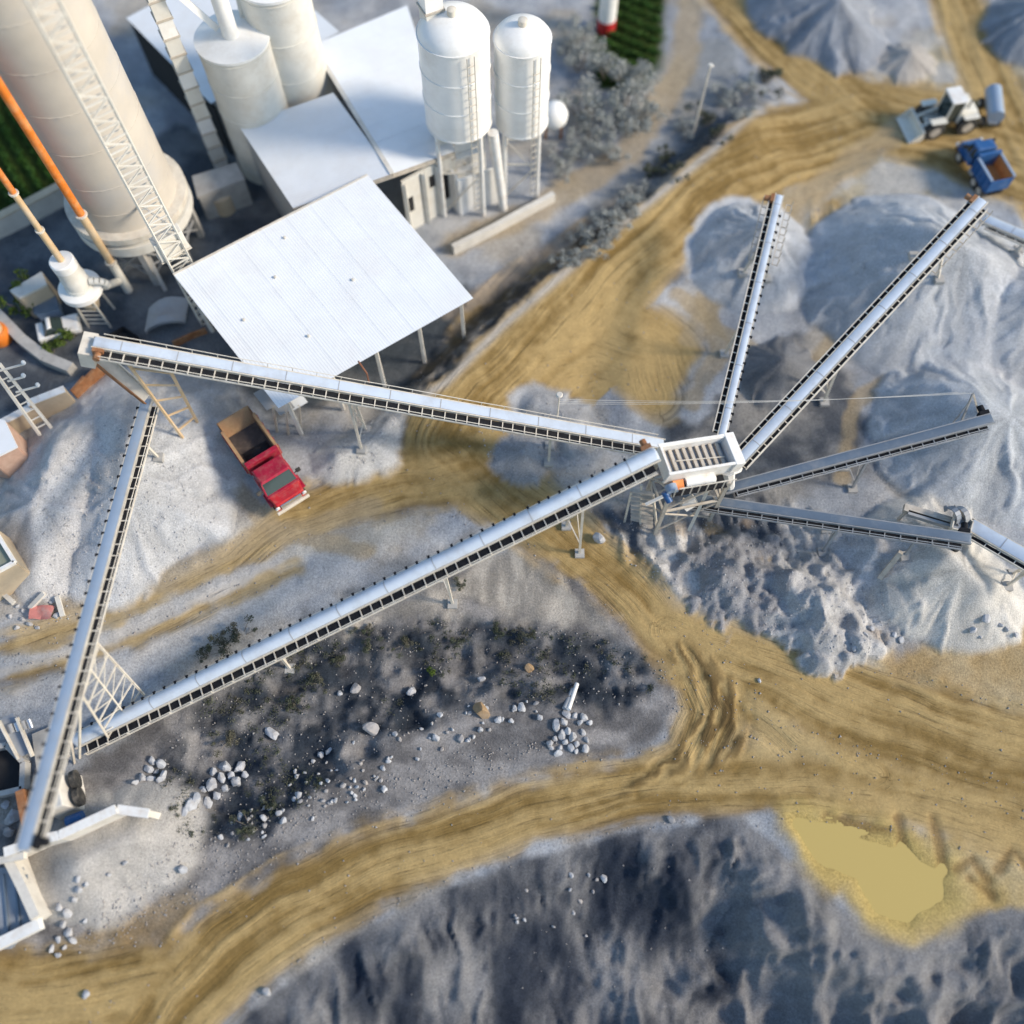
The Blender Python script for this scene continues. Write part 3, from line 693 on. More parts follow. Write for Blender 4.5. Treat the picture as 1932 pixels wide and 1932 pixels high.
c6, q6, d6, s6, n6, L6 = conveyor('slate-grey conveyor with side cables rising to the mast at right', P(1374, 921, 2.6), P(1868, 790, 5.2), 0.52, 'belt_slate', 0.03, walk=(-1,), rails=(-1,), legs=((9.0, 0.5),), pitch=0.7, walk_w=0.30, truss=0.4, steel='grey_steel')
c7, q7, d7, s7, n7, L7 = conveyor('slate-grey conveyor sloping down past the rocks to lower right', P(1292, 938, 2.2), P(1826, 1016, 4.8), 0.52, 'belt_slate', 0.03, walk=(-1,), rails=(-1,), legs=((9.5, 0.5), (14.0, 0.5)), pitch=0.9, walk_w=0.34, truss=0.4, steel='grey_steel')
conveyor('short white side conveyor leaving the frame at right beside the blue truck', P(1860, 414, 3.4), P(2010, 478, 4.4), 0.70, 'belt_cover', 0.05, walk=(-1,), pitch=0.7, walk_w=0.26, legs=((3.0, 0.3),), truss=0.4)
conveyor('bright white conveyor leaving the frame at lower right', P(1834, 992, 3.2), P(2030, 1105, 4.6), 0.82, 'belt_cover', 0.05, walk=(-1,), pitch=0.9, walk_w=0.28, legs=((4.0, 0.3),), truss=0.4)

for (cv, q_, d_, s_, n_, L_c), sides, ln in ((c4r, (-1, 1), 4.6), (c5r, (-1,), 5.5)):
    for sd in sides:
        m = MB(); y0, y1 = sd * .62, sd * .98
        for y in (y0, y1): m.bar(q_(L_c - ln - .3, y, -.5), q_(L_c - .3, y, -.2), .05)
        for i in range(9): f = L_c - ln - .3 + ln * i / 8; m.bar(q_(f, y0, -.5 + .3 * i / 8), q_(f, y1, -.5 + .3 * i / 8), .05); m.bar(q_(f, y1, -.5), q_(f, y1, .25), .035)
        m.build('side_gangway', 'dusty_steel', cv)
# extra pieces of the long conveyors
hd = q1(L1, 0, 0)
m = MB().hexa([hd + d1 * .2 - s1 * .7 - n1 * 1.9, hd + d1 * 1.0 - s1 * .7 - n1 * 1.9, hd + d1 * 1.0 + s1 * .7 - n1 * 1.9, hd + d1 * .2 + s1 * .7 - n1 * 1.9],
              [hd + d1 * .1 - s1 * .75 - n1 * .3, hd + d1 * 0.9 - s1 * .75 - n1 * .3, hd + d1 * 0.9 + s1 * .75 - n1 * .3, hd + d1 * .1 + s1 * .75 - n1 * .3])
m.build('discharge_hood', 'pale_steel', c1)
a, b = P(182, 672, 9.0), P(276, 752, 5.6)
dd, ss, nn = frame_of(a, b)
m = MB().bar(a, b, 0.85, 0.10, nn)
m.build('chute_floor', 'pale_concrete', c1)
for sd in (-1, 1): MB().bar(a + ss * sd * .45 + nn * .2, b + ss * sd * .38 + nn * .2, 0.06, 0.5, nn).build('chute_side', 'rust' if sd < 0 else 'pale_steel', c1)
def ladder_frame(parent, a0, a1, b0, b1, rungs, w=0.11, material='pale_steel'):
    MB().bar(a0, a1, w).build('frame_rail', material, parent); MB().bar(b0, b1, w).build('frame_rail', material, parent)
    for i in range(rungs):
        f = (i + 0.5) / rungs
        MB().bar(a0.lerp(a1, f), b0.lerp(b1, f), w * .7).build('frame_rung', material, parent)
# tall leg frame below the upper conveyor's head: beige legs reaching the gravel
hp = q1(L1 - 1.6, 0.5, -0.5); hp2 = q1(L1 - 4.0, 0.5, -0.5)
f0, f1 = PG(345, 826), PG(372, 796)
ladder_frame(c1, hp, f0, hp2, f1, 5, 0.15, 'tan_paint')
g0, g1 = q1(L1 - 1.6, -0.5, -0.5), q1(L1 - 4.0, -0.5, -0.5)
ladder_frame(c1, g0, PG(300, 690), g1, PG(322, 676), 4, 0.13, 'pale_steel')
# trestle carrying the left conveyor over the tail of the long one
ta, tb = q3(L3 * .60, .45, -.5), q3(L3 * .71, .45, -.5)
fa, fb = PG(272, 1311), PG(208, 1398)
tr = c3_
ladder_frame(tr, ta, fa, tb, fb, 6, 0.12)
mid_a, mid_b = ta.lerp(fa, .0), fb.lerp(tb, .0)
m = MB(); m.bar(ta.lerp(tb, .5), fa.lerp(fb, .5), 0.10)
for i in range(5): m.bar(ta.lerp(fa, i / 5), tb.lerp(fb, (i + 1) / 5).lerp(ta.lerp(fa, (i + 1) / 5), .5), .05); m.bar(tb.lerp(fb, i / 5), ta.lerp(fa, (i + 1) / 5).lerp(tb.lerp(fb, (i + 1) / 5), .5), .05)
m.build('trestle_bracing', 'pale_steel', tr)
tb2 = q3(L3 * .71, -.45, -.5)
MB().bar(tb2, PG(140, 1440), .13).build('support_leg', 'dusty_steel', tr); MB().bar(tb, PG(150, 1430), .13).build('support_leg', 'pale_steel', tr)
# idler frame with cable mast on the right-hand slate conveyor
mast = empty('cable_mast', PG(1815, 792), 'leaning lattice cable mast above the slate conveyor head at right', 'mast')
mt = P(1836, 742, 7.2)
MB().bar(PG(1815, 792), mt, .10).build('mast_leg', 'grey_steel', mast); MB().bar(PG(1846, 778), mt, .10).build('mast_leg', 'dusty_steel', mast); MB().bar(PG(1790, 808), mt.lerp(PG(1815, 792), .3), .07).build('stay', 'grey_steel', mast)

# lamp posts, poles, cables
def lamp_post(base, top, label, name='lamp_post', r=0.06):
    o = empty(name, base, label, 'lamp post')
    MB().tube(base, top, r, 8, r * .7).build('pole', 'pale_steel', o, smooth=True)
    v = (top - base).normalized()
    MB().tube(top - v * .05, top + v * .12, .05, 10, .22).tube(top + v * .12, top + v * .2, .22, 10, .16).build('lamp_head', 'pale_concrete', o, smooth=True)
    return o
lp = q1(7.0, -0.62, 0.0)
lamp_post(lp, lp + Vector((0, 0, 2.6)), 'small pale lamp on a post standing on the upper conveyor')
bp_ = q1(18.9, -0.62, 0)
thing(MB().tube(bp_, bp_ + Vector((0.05, -.1, 1.2)), .06, 8).tube(bp_ + Vector((0.05, -.1, 1.2)), bp_ + Vector((-.3, .1, 2.2)), .06, 8), 'bent_post', 'brown_pipe', bp_, 'bent rusty brown post standing on the conveyor before the white roof', 'post', smooth=True)
b_ = PG(1305, 262)
lamp_post(b_, Vector((b_.x + .15, b_.y + .1, zat((b_.x, b_.y), 128))), 'tall slim street lamp among grey shrubs beside the upper haul road', r=.09)
w0_ = lp + Vector((0, 0, 2.2))
for k in range(3):
    m = MB(); e0 = w0_ + Vector((0, .1 * k, -.45 * k)); e1 = mt + Vector((0, .5 * k, -.8 * k)); pts = []
    for i in range(17):
        f = i / 16; p = e0.lerp(e1, f); p.z -= 1.1 * 4 * f * (1 - f) * .5; pts.append(p)
    o = m.path(pts, .012, 5).build('cable', 'pale_concrete')
    tag(o, 'thin pale cable strung from conveyor lamp to right-hand mast', 'cable', 'cables over the right-hand yard')
# twin-leg power pole at the left edge
pb = PG(88, 816)
pole = empty('power_pole', pb, 'leaning twin-leg concrete power pole with insulator arms at left edge', 'power pole')
tp = P(-8, 690, 7.4)
side_ = Vector((.45, .3, 0))
for sd in (0, 1):
    MB().bar(pb + side_ * (sd - .5) * 1.6, tp + side_ * (sd - .5) * .9, .17).build('leg', 'pale_concrete', pole)
m = MB()
for i in range(7): m.bar(pb.lerp(tp, .1 + i * .12) + side_ * -.7, pb.lerp(tp, .1 + i * .12) + side_ * .7, .07)
m.build('ties', 'pale_concrete', pole)
for f, ln in ((.62, 1.5), (.78, 1.1), (.93, 1.6)):
    c = pb.lerp(tp, f); MB().bar(c, c + Vector((1, .25, .1)).normalized() * ln, .1).build('crossarm', 'pale_concrete', pole)
    e = c + Vector((1, .25, .1)).normalized() * ln
    MB().lathe(e, [(.06, 0), (.13, .1), (.08, .16), (.13, .24), (.05, .34)], 10).build('insulator', 'white_paint', pole, smooth=True)

# ------------------------------------------------------------------ screening plant at the hub of the conveyors
ZS = 8.0
A, Bp, D = P(1243, 843, ZS), P(1366, 824, ZS - .9), P(1262, 897, ZS)
ux = (Bp - A); lx = ux.length; ux.normalize(); uy = (D - A); uy = (uy - ux * uy.dot(ux)); ly = uy.length; uy.normalize(); uz = ux.cross(uy); uz = uz if uz.z > 0 else -uz
g = lambda a, b, c: A + ux * a + uy * b + uz * c
base = on((A + ux * lx / 2 + uy * ly / 2)[:])
sp = empty('screening_machine', base, 'white vibrating screen box with slatted deck at the hub of the conveyors', 'screening machine')
MB().box(g(lx / 2, .06, -.45), ux * lx / 2, uy * .06, uz * .6).build('side_plate', 'white_paint', sp)
MB().box(g(lx / 2, ly - .06, -.45), ux * lx / 2, uy * .06, uz * .6).build('side_plate', 'white_paint', sp)
MB().box(g(lx + .25, ly / 2, -.30), ux * .32, uy * (ly / 2 + .12), uz * .55).build('discharge_plate', 'white_paint', sp, bevel=.03)
MB().box(g(.05, ly / 2, -.35), ux * .06, uy * (ly / 2 - .13), uz * .5).build('feed_plate', 'white_paint', sp)
MB().box(g(lx / 2, ly / 2, -.55), ux * (lx / 2 - .12), uy * (ly / 2 - .13), uz * .03).build('screen_deck', 'steel_liner', sp)
nb = 9
series(MB().box(g(.35, ly / 2, -.42), ux * .10, uy * (ly / 2 - .14), uz * .08), 'screen_slat', 'dusty_steel', sp, [ux * (lx - .8) * i / (nb - 1) for i in range(nb)])
for b in (.0, ly): MB().bar(g(-.1, b, .18), g(lx + .05, b, .18), .16, .10, uz).build('rim', 'white_paint', sp)
MB().bar(g(.9, ly * .5, -.28), g(lx - .3, ly * .62, -.25), .05).build('spray_pipe', 'pale_steel', sp)
MB().bar(g(.2, ly + .55, -.9), g(lx - .5, ly + .55, -.9), .85, .05, uz).build('service_platform', 'dark_mesh', sp)
m = MB()
for i in range(8): p = g(.25 + i * (lx - .6) / 7, ly + .98, -.9); m.bar(p, p + Vector((0, 0, 1.0)), .05)
m.bar(g(.25, ly + .98, .1), g(lx - .35, ly + .98, .1), .055); m.build('platform_railing', 'pale_steel', sp)
MB().tube(g(lx * .3, ly + .2, -1.0), g(lx * .75, ly + .2, -1.0), .34, 14).build('vibrator_housing', 'white_paint', sp, smooth=True)
MB().tube(g(.25, ly + .3, -.8), g(.25, ly + .75, -.8), .36, 14).build('drive_wheel', 'belt_grey', sp, smooth=True)
MB().tube(g(-.15, ly + .55, -1.0), g(.12, ly + 1.1, -1.3), .20, 12).build('motor', 'blue_paint', sp, smooth=True)
MB().hexa([g(.55, ly + .1, -1.7), g(.95, ly + .1, -1.7), g(.95, ly + .5, -1.7), g(.55, ly + .5, -1.7)], [g(.45, ly + .08, -.7), g(1.15, ly + .08, -.7), g(1.1, ly + .7, -.9), g(.5, ly + .7, -.9)]).build('orange_guard', 'orange_paint', sp)
# collecting hoppers under the deck
hz = [g(.2, .1, -1.1), g(lx, .1, -1.1), g(lx, ly - .1, -1.1), g(.2, ly - .1, -1.1)]
hc = g(lx * .55, ly * .55, 0); lo_ = [Vector((hc.x + dx, hc.y + dy, 3.6)) for dx, dy in ((-.6, .5), (.6, .5), (.6, -.5), (-.6, -.5))]
MB().hexa([lo_[3], lo_[2], lo_[1], lo_[0]], [hz[3], hz[2], hz[1], hz[0]]).build('hopper', 'pale_steel', sp)
chp = g(lx + .15, ly + .1, -1.2)
for tgt, w in ((P(1392, 884, 4.0), .5), (P(1378, 918, 3.0), .45), (P(1362, 832, 4.8), .4)):
    MB().tube(chp.lerp(g(lx, ly * .4, -.9), .3), tgt, w, 8, w * .6).build('discharge_chute', 'white_paint', sp)
# steel legs and bracing down to the ground
corners = [g(.3, .2, -1.0), g(lx - .2, .2, -1.0), g(lx - .2, ly + .6, -1.0), g(.3, ly + .6, -1.0)]
feet = [on(c[:]) for c in corners]
for c, f in zip(corners, feet): MB().bar(c, f - Vector((0, 0, .3)), .22).build('leg', 'dusty_steel', sp)
for i in range(4):
    c0, c1_, f0_, f1_ = corners[i], corners[(i + 1) % 4], feet[i], feet[(i + 1) % 4]
    MB().bar(c0.lerp(f0_, .45), c1_.lerp(f1_, .45), .14).bar(c0.lerp(f0_, .5), f1_.lerp(c1_, .1), .09).bar(c1_.lerp(f1_, .5), f0_.lerp(c0, .1), .09).bar(c0, c1_.lerp(f1_, .4), .09).build('bracing', 'dusty_steel', sp)
# stair tower on the lower left of the screen, and struts reaching down to the bench
st0, st1 = P(1200, 912, 5.0), PG(1208, 1002)
for k, (a, b) in enumerate([((1192, 925, 4.6), (1178, 985)), ((1232, 932, 4.6), (1240, 1000)), ((1210, 915, 5.2), (1208, 990))]):
    MB().bar(P(*a), PG(*b), .12).build('stair_post', 'pale_steel', sp)
m = MB()
for i in range(9): f = i / 8; a = P(1190, 925, 4.6).lerp(PG(1190, 985), f); b = P(1232, 932, 4.6).lerp(PG(1232, 995), f); m.bar(a, b, .26, .05)
m.build('stair_treads', 'dusty_steel', sp)
MB().bar(P(1218, 952, 4.2), P(1318, 905, 5.2), .17).build('strut', 'white_paint', sp)
MB().bar(P(1300, 1000, 1.2), P(1345, 905, 5.0), .2).build('strut', 'pale_steel', sp)
MB().bar(P(1275, 980, 2.0), P(1290, 940, 3.5), .12).build('strut', 'dusty_steel', sp)
MB().tube(P(1290, 955, 2.8), P(1312, 942, 3.2), .4, 12).build('return_roller', 'white_paint', sp, smooth=True)
for (u, v) in ((1262, 925), (1305, 918)): MB().tube(P(u, v, 3.6), P(u + 14, v - 3, 3.6), .3, 12).build('drive_wheel', 'grey_steel', sp, smooth=True)

# feed bin at lower right
fbin = empty('feed_bin', PG(1790, 1000), 'grey steel feed bin with curved guard plates at the lower right conveyor', 'feed bin')
for (u0, v0, u1, v1, w, mt_) in ((1705, 958, 1800, 986, .5, 'dusty_steel'), (1712, 968, 1790, 992, .3, 'grey_steel')):
    MB().bar(P(u0, v0, 3.0), P(u1, v1, 3.0), w, .35).build('beam', mt_, fbin)
pan = [P(1802, 962, 3.4), P(1832, 988, 3.4), P(1826, 1008, 3.4), P(1792, 1000, 3.4)]
MB().plate([p for p in pan], .12).build('pan', 'steel_liner', fbin)
for a, b in zip(pan, pan[1:] + pan[:1]): MB().bar(a + Vector((0, 0, .15)), b + Vector((0, 0, .15)), .07, .4).build('pan_edge', 'pale_steel', fbin)
for off in (0, .55):
    m = MB(); pts = []
    for i in range(9):
        t_ = math.pi * i / 8; pts.append(P(1788 + off * 30, 990, 3.2) + Vector((.55 * math.cos(t_) * .5 + .25, .9 * math.cos(t_) * -.6 + .5, .9 * math.sin(t_))))
    for a, b in zip(pts[:-1], pts[1:]): m.bar(a, b, .35, .06)
    m.build('guard_plate', 'grey_steel' if off else 'steel_liner', fbin)
for (u, v) in ((1715, 960), (1795, 990), (1830, 1000)): p = P(u, v, 3.0); MB().bar(p, on(p[:]), .16).build('leg', 'dusty_steel', fbin)
bm_ = [(P(1662, 1088, .9), P(1698, 1045, 3.0))]
MB().bar(PG(1660, 1090), P(1700, 1042, 3.4), .28).build('prop_beam', 'dusty_steel', fbin)
MB().lathe(P(1800, 1034, 3.2), [(.05, 0), (.32, .1), (.30, .35), (.05, .45)], 10).build('counterweight', 'black_rubber', fbin, smooth=True)

# ------------------------------------------------------------------ sheds
def posts_between(parent, a, b, n, zoff=0.25, w=.22, material='pale_concrete', skip=()):
    for i in range(n):
        if i in skip: continue
        p = a.lerp(b, i / (n - 1)); p = Vector((p.x, p.y, p.z - zoff))
        MB().bar(p, on(p[:]) - Vector((0, 0, .2)), w).build('post', material, parent)
def sheet_roof(parent, c00, c10, c11, c01, na, material, ribs=5, name='roof_sheet', rib=0.010):
    """roof plane c00-c10 (across the sheets), c01-c11 (their far ends): na corrugated sheets side by side"""
    nrm = (c10 - c00).cross(c01 - c00).normalized(); nrm = nrm if nrm.z > 0 else -nrm
    for i in range(na):
        m = MB(); vs = []
        lift = nrm * (0.010 * (i % 2) + random.uniform(0, .006))
        for j in range(ribs * 2 + 1):
            a = min(1.0, (i + j / (ribs * 2) * 1.01) / na)
            z = rib * (j % 2)
            vs += [c00.lerp(c10, a) + lift + nrm * z, c01.lerp(c11, a) + lift + nrm * z]
        m.add(vs, [(2 * j, 2 * j + 1, 2 * j + 3, 2 * j + 2) for j in range(ribs * 2)]).build(name, material, parent)
ZL, ZHi = 4.8, 6.4
L_, T_, R_ = P(327, 518, ZHi), P(693, 330, ZHi), P(893, 563, ZL)
ea, eb = T_ - L_, R_ - T_
shed = empty('open_shed', on((L_ + (ea + eb) / 2)[:]), 'open-sided shed with flat white corrugated roof in the middle of the works', 'shed')
sheet_roof(shed, L_, T_, R_, L_ + eb, 16, 'white_sheet', 5)
for f in (0.02, .27, .5, .75, .98): MB().bar(L_ + ea * .01 + eb * f - Vector((0, 0, .16)), L_ + ea * .99 + eb * f - Vector((0, 0, .16)), .16, .22).build('purlin', 'dusty_steel', shed)
posts_between(shed, L_ + eb * .97 + ea * .05, L_ + eb * .97 + ea * .95, 5)
posts_between(shed, L_ + eb * .04 + ea * .03, L_ + eb * .04 + ea * .97, 5)
MB().bar(L_ + ea * .0 - Vector((0, 0, .02)), L_ + ea - Vector((0, 0, .02)), .16, .10).build('ridge_flashing', 'pale_steel', shed)
for (f, g_) in ((.31, .35), (.55, .62), (.12, .5), (.72, .3), (.45, .12)):
    MB().lathe(L_ + ea * g_ + eb * f + Vector((0, 0, .05)), [(.10, 0), (.10, .10), (.03, .12)], 8).build('roof_vent', 'pale_steel', shed, smooth=True)
# low grey lean-to in front of its corner
lo = empty('lean_to', PG(520, 800), 'low lean-to of stepped grey roof sheets beside the red dump truck', 'lean-to')
for i, (u, v) in enumerate(((478, 742), (503, 752), (528, 742))):
    p = P(u, v, 3.3 - i * .3)
    MB().plate([p + ea.normalized() * 0.0, p + eb.normalized() * 1.5, p + eb.normalized() * 1.5 + ea.normalized() * 1.1, p + ea.normalized() * 1.1][::1], .05).build('roof_sheet', 'grey_sheet' if i != 2 else 'white_sheet', lo)
    for e in (eb.normalized() * 1.4,):
        MB().bar(p + e + ea.normalized() * .5, on((p + e)[:]), .14).build('post', 'dusty_steel', lo)

# gabled shed behind it
zB = 5.6
l0, l1, r0 = P(450, 237, zB), P(553, 393, zB), P(740, 328, zB + .9)
big_shed = empty('gabled_shed', on(l1[:]), 'larger white gabled shed roof behind the open shed, below the silos', 'shed')
eb2 = l1 - l0
rb0 = r0 - eb2 * 1.0
sheet_roof(big_shed, l0, l1, r0, rb0, 10, 'white_sheet', 4)
rr0 = P(858, 286, zB); rback = P(768, 10, zB); rid_back = P(590, 85, zB + .9)
eR = rr0 - rback
sheet_roof(big_shed, rid_back, r0, rr0, rback, 18, 'white_sheet', 4)
MB().bar(r0 + Vector((0, 0, .06)), rid_back + Vector((0, 0, .06)), .3, .05).build('ridge_cap', 'pale_concrete', big_shed)
MB().bar(l1 - Vector((0, 0, .2)), r0 - Vector((0, 0, .2)), .12, .3).build('eave_beam', 'dusty_steel', big_shed)
MB().bar(r0 - Vector((0, 0, .2)), rr0 - Vector((0, 0, .2)), .12, .3).build('eave_beam', 'dusty_steel', big_shed)
def wall(parent, a, b, z1, material, t=.15, name='wall', z0=None):
    a, b = Vector(a), Vector(b)
    ga, gb = (zg(a.x, a.y) - .3, zg(b.x, b.y) - .3) if z0 is None else (z0, z0)
    dv = (b - a); dv.z = 0; s_ = Vector((-dv.y, dv.x, 0)).normalized() * t / 2
    z1a, z1b = (z1, z1) if not isinstance(z1, tuple) else z1
    mk = lambda p, z: Vector((p.x, p.y, z))
    return MB().hexa([mk(a - s_, ga), mk(b - s_, gb), mk(b + s_, gb), mk(a + s_, ga)], [mk(a - s_, z1a), mk(b - s_, z1b), mk(b + s_, z1b), mk(a + s_, z1a)]).build(name, material, parent)
inn = (rr0 - l0).normalized() * .25
wall(big_shed, l0 + inn, l1 + inn, zB - .35, 'grey_sheet')
fr = -eb2.normalized() * .3
wall(big_shed, r0 + fr + Vector((.6, .25, 0)), rr0 + fr + Vector((-.2, -.1, 0)), zB - .4, 'silo_cream', .2)
wall(big_shed, l0 + inn - fr, rb0 - fr, zB - .3, 'silo_cream')
wall(big_shed, rback - inn, rr0 - inn + fr, zB - .35, 'silo_cream')
# dark window and door openings of the front wall, buttress piers between
fw0, fw1 = r0 + fr + Vector((.6, .25, 0)), rr0 + fr + Vector((-.2, -.1, 0)); fd = (fw1 - fw0); fd.z = 0; fl = fd.length; fd.normalize(); fo = Vector((fd.y, -fd.x, 0))
for i, (a0, wd, z0_, z1_) in enumerate(((.2, .5, 2.0, 3.4), (2.2, .45, 3.2, 4.3), (3.3, .5, 1.2, 3.8), (4.2, .6, .9, 2.2))):
    if a0 + wd > fl: continue
    c = fw0 + fd * (a0 + wd / 2) + fo * .10
    MB().box((c.x, c.y, (z0_ + z1_) / 2), fd * wd / 2, fo * .02, (0, 0, (z1_ - z0_) / 2)).build('window', 'dark_void', big_shed)
for a0 in (.05, 1.7, 2.9):
    c = fw0 + fd * a0 + fo * .2; MB().bar((c.x, c.y, 0), (c.x, c.y, zB - .5), .28).build('pier', 'silo_cream', big_shed)
# blue-grey roof farther back on the left
cz = 5.0
k0, k1, k2, k3 = P(238, 34, cz), P(398, 196, cz), P(640, 60, cz + .8), P(470, -90, cz + .8)
blu = empty('rear_shed', on(k1[:]), 'rear shed with bluish white roof between the big tower and the cream silos', 'shed')
sheet_roof(blu, k0, k1, k2, k3, 10, 'white_sheet', 4)
wall(blu, k0 + Vector((.3, -.1, 0)), k1 + Vector((.2, 0, 0)), cz - .3, 'dark_void')
wall(blu, k1 + Vector((0, .2, 0)), k2, cz - .3, 'grey_sheet')

# ------------------------------------------------------------------ silos, towers, stacks
def ring_band(o, c, r, z, material, h=.10, t=.05): MB().lathe(c, [(r, z), (r + t, z), (r + t, z + h), (r, z + h)], 36).build('band', material, o)
def leg_silo(uv, zbot, r, vtop, label, nlegs, material='silo_white', dome=.55):
    c = P(*uv, zbot); base = on(c[:]); c = Vector((c.x, c.y, 0))
    o = empty('silo', base, label, 'silo', 'silos of the works')
    zt = zat((c.x, c.y + r * .3), vtop) ; zsh = zt - r * dome
    prof = [(r * .35, zbot - r * .7), (r, zbot), (r, zsh)]
    MB().lathe(c, prof, 40).build('shell', material, o, smooth=True)
    MB().lathe(c, [(r * math.cos(a), zsh + r * dome * math.sin(a)) for a in [math.pi / 2 * i / 6 for i in range(6)]] + [(.12, zt)], 40).build('dome', material, o, smooth=True)
    MB().lathe(c, [(.3, zt - .1), (.3, zt + .35), (.2, zt + .4)], 12).build('top_hatch', 'pale_steel', o, smooth=True)
    for z in np.linspace(zbot, zsh, 4): ring_band(o, c, r, z, material)
    for i in range(nlegs):
        a = 2 * math.pi * (i + .5) / nlegs; p = c + Vector((math.cos(a) * r * .93, math.sin(a) * r * .93, 0))
        MB().tube((p.x, p.y, zbot + .3), on(p[:]) - Vector((0, 0, .3)), .16, 10).build('leg', 'white_paint', o, smooth=True)
        a2 = 2 * math.pi * (i + 1.5) / nlegs; p2 = c + Vector((math.cos(a2) * r * .93, math.sin(a2) * r * .93, 0))
        gz = zg(p.x, p.y)
        MB().bar((p.x, p.y, zbot * .55 + gz), (p2.x, p2.y, zbot * .55 + gz), .10).bar((p.x, p.y, gz + .3), (p2.x, p2.y, zbot * .55 + gz), .07).build('brace', 'pale_steel', o)
    for k in range(9):
        pass
    # ladder up the shell
    la = Vector((math.cos(-1.1), math.sin(-1.1), 0)); lt = Vector((-la.y, la.x, 0))
    m = MB(); m.bar(c + la * (r + .2) + lt * .25 + Vector((0, 0, zbot * .2)), c + la * (r + .2) + lt * .25 + Vector((0, 0, zsh)), .06).bar(c + la * (r + .2) - lt * .25 + Vector((0, 0, zbot * .2)), c + la * (r + .2) - lt * .25 + Vector((0, 0, zsh)), .06)
    for i in range(int((zsh - zbot * .2) / .6)): z = zbot * .2 + i * .6; m.bar(c + la * (r + .2) + lt * .25 + Vector((0, 0, z)), c + la * (r + .2) - lt * .25 + Vector((0, 0, z)), .04)
    m.build('ladder', 'pale_steel', o)
    return o, c, zsh
s_a, ca, zsa = leg_silo((866, 224), 8.0, 2.25, 12, 'larger white domed silo on tall legs beside the square elevator', 4)
s_b, cb, zsb = leg_silo((984, 226), 6.6, 1.85, 34, 'smaller white domed silo on slim legs, right of the other domed silo', 4)
# concrete bay and slanting chute under the domed silos
bay = empty('loading_bay', PG(890, 390), 'white concrete loading bay with steps below the domed silos', 'loading bay')
bx0, bx1, by = PG(868, 405), PG(940, 380), Vector((-.55, .85, 0)).normalized()
wall(bay, bx0, bx1, 3.6, 'silo_white', .2); wall(bay, bx0 + by * 2.6, bx1 + by * 2.6, 4.4, 'silo_white', .2); wall(bay, bx0 + by * .1, bx0 + by * 2.5, 3.9, 'silo_white', .2)
for i in range(4): MB().bar(bx0.lerp(bx1, .1) + by * (.4 + i * .6) + Vector((0, 0, 1.2 + i * .75)), bx0.lerp(bx1, .9) + by * (.4 + i * .6) + Vector((0, 0, 1.2 + i * .75)), .5, .12).build('step', 'silo_white', bay)
MB().tube(P(930, 250, 7.6), PG(950, 395), .38, 12, .3).build('chute', 'white_paint', bay, smooth=True)
tk = P(1046, 218, 2.2)
tank = empty('round_tank', on(tk[:]), 'small round white tank on a cradle right of the domed silos', 'tank')
MB().lathe(tk, [(.15, -1.0), (.65, -.85), (1.0, -.35), (1.05, .2), (.8, .75), (.35, 1.0), (.1, 1.05)], 24).build('shell', 'silo_white', tank, smooth=True)
for dx in (-.6, .6): MB().bar(tk + Vector((dx, 0, -.5)), on((tk + Vector((dx, 0, 0)))[:]), .2).build('leg', 'rust', tank)

def plain_silo(uv, zbase, r, vtop, label, material='silo_cream', cone=.25):
    c = P(*uv, zbase); c0 = Vector((c.x, c.y, 0)); base = on(c[:])
    o = empty('silo', base, label, 'silo', 'silos of the works')
    zt = zat((c.x, c.y), vtop)
    MB().lathe(c0, [(r, base.z - .2), (r, zt)], 40).build('shell', material, o, smooth=True)
    MB().lathe(c0, [(r + .08, zt - .05), (r + .08, zt + .12), (.35, zt + r * cone), (.3, zt + r * cone + .3)], 40).build('roof', 'silo_white', o, smooth=True)
    for z in np.linspace(base.z + 1, zt - .4, 5): ring_band(o, c0, r, z, material, .12, .04)
    return o, c0, zt
s_c, cc1, zc = plain_silo((478, 196), 5.6, 2.45, 72, 'squat cream silo with pipe on its roof, left of the tall cream silo')
MB().tube(Vector((cc1.x + .1, cc1.y - .3, zc + .5)), Vector((cc1.x + .1, cc1.y - .3, zc + 7)), .55, 14).build('roof_pipe', 'silo_white', s_c, smooth=True)
MB().bar(Vector((cc1.x - .8, cc1.y, zc + .8)), P(325, -20, zc + 4.5), .4).build('feed_pipe', 'silo_white', s_c)
s_d, cd1, zd = plain_silo((560, 150), 5.6, 2.35, -40, 'tall cream silo rising out of the frame behind the gabled shed', 'silo_cream')
MB().tube(Vector((cd1.x - 2.6, cd1.y - .9, 5)), Vector((cd1.x - 2.2, cd1.y - .6, zd)), .22, 10).build('downpipe', 'silo_cream', s_d, smooth=True)

def elevator(b_uv, zb, t_uv, w, label, material='silo_cream'):
    b = P(*b_uv, zb); z1 = zat((b.x, b.y), t_uv)
    o = empty('bucket_elevator', on(b[:]), label, 'bucket elevator', 'bucket elevators')
    z = zg(b.x, b.y); k = 0
    rot = Matrix.Rotation(R(27), 3, 'Z'); ax, ay = rot @ Vector((w / 2, 0, 0)), rot @ Vector((0, w / 2, 0))
    while z < z1:
        h = 1.35
        MB().box((b.x, b.y, z + h / 2), ax, ay, (0, 0, h / 2 - .04)).build('casing', material if k % 3 else 'silo_white', o)
        MB().box((b.x, b.y, z + h), ax * 1.16, ay * 1.16, (0, 0, .06)).build('flange', 'dusty_steel', o)
        z += h; k += 1
    MB().box((b.x, b.y, z + .6), ax * 1.7, ay * 1.3, (0, 0, .6)).build('head_box', material, o, bevel=.08)
    return o
elevator((420, 318), 0.0, -40, 1.0, 'segmented cream bucket elevator standing between the big tower and silos')
elevator((836, 268), zB - .3, -40, 1.15, 'cream square bucket elevator at the left of the domed silos')

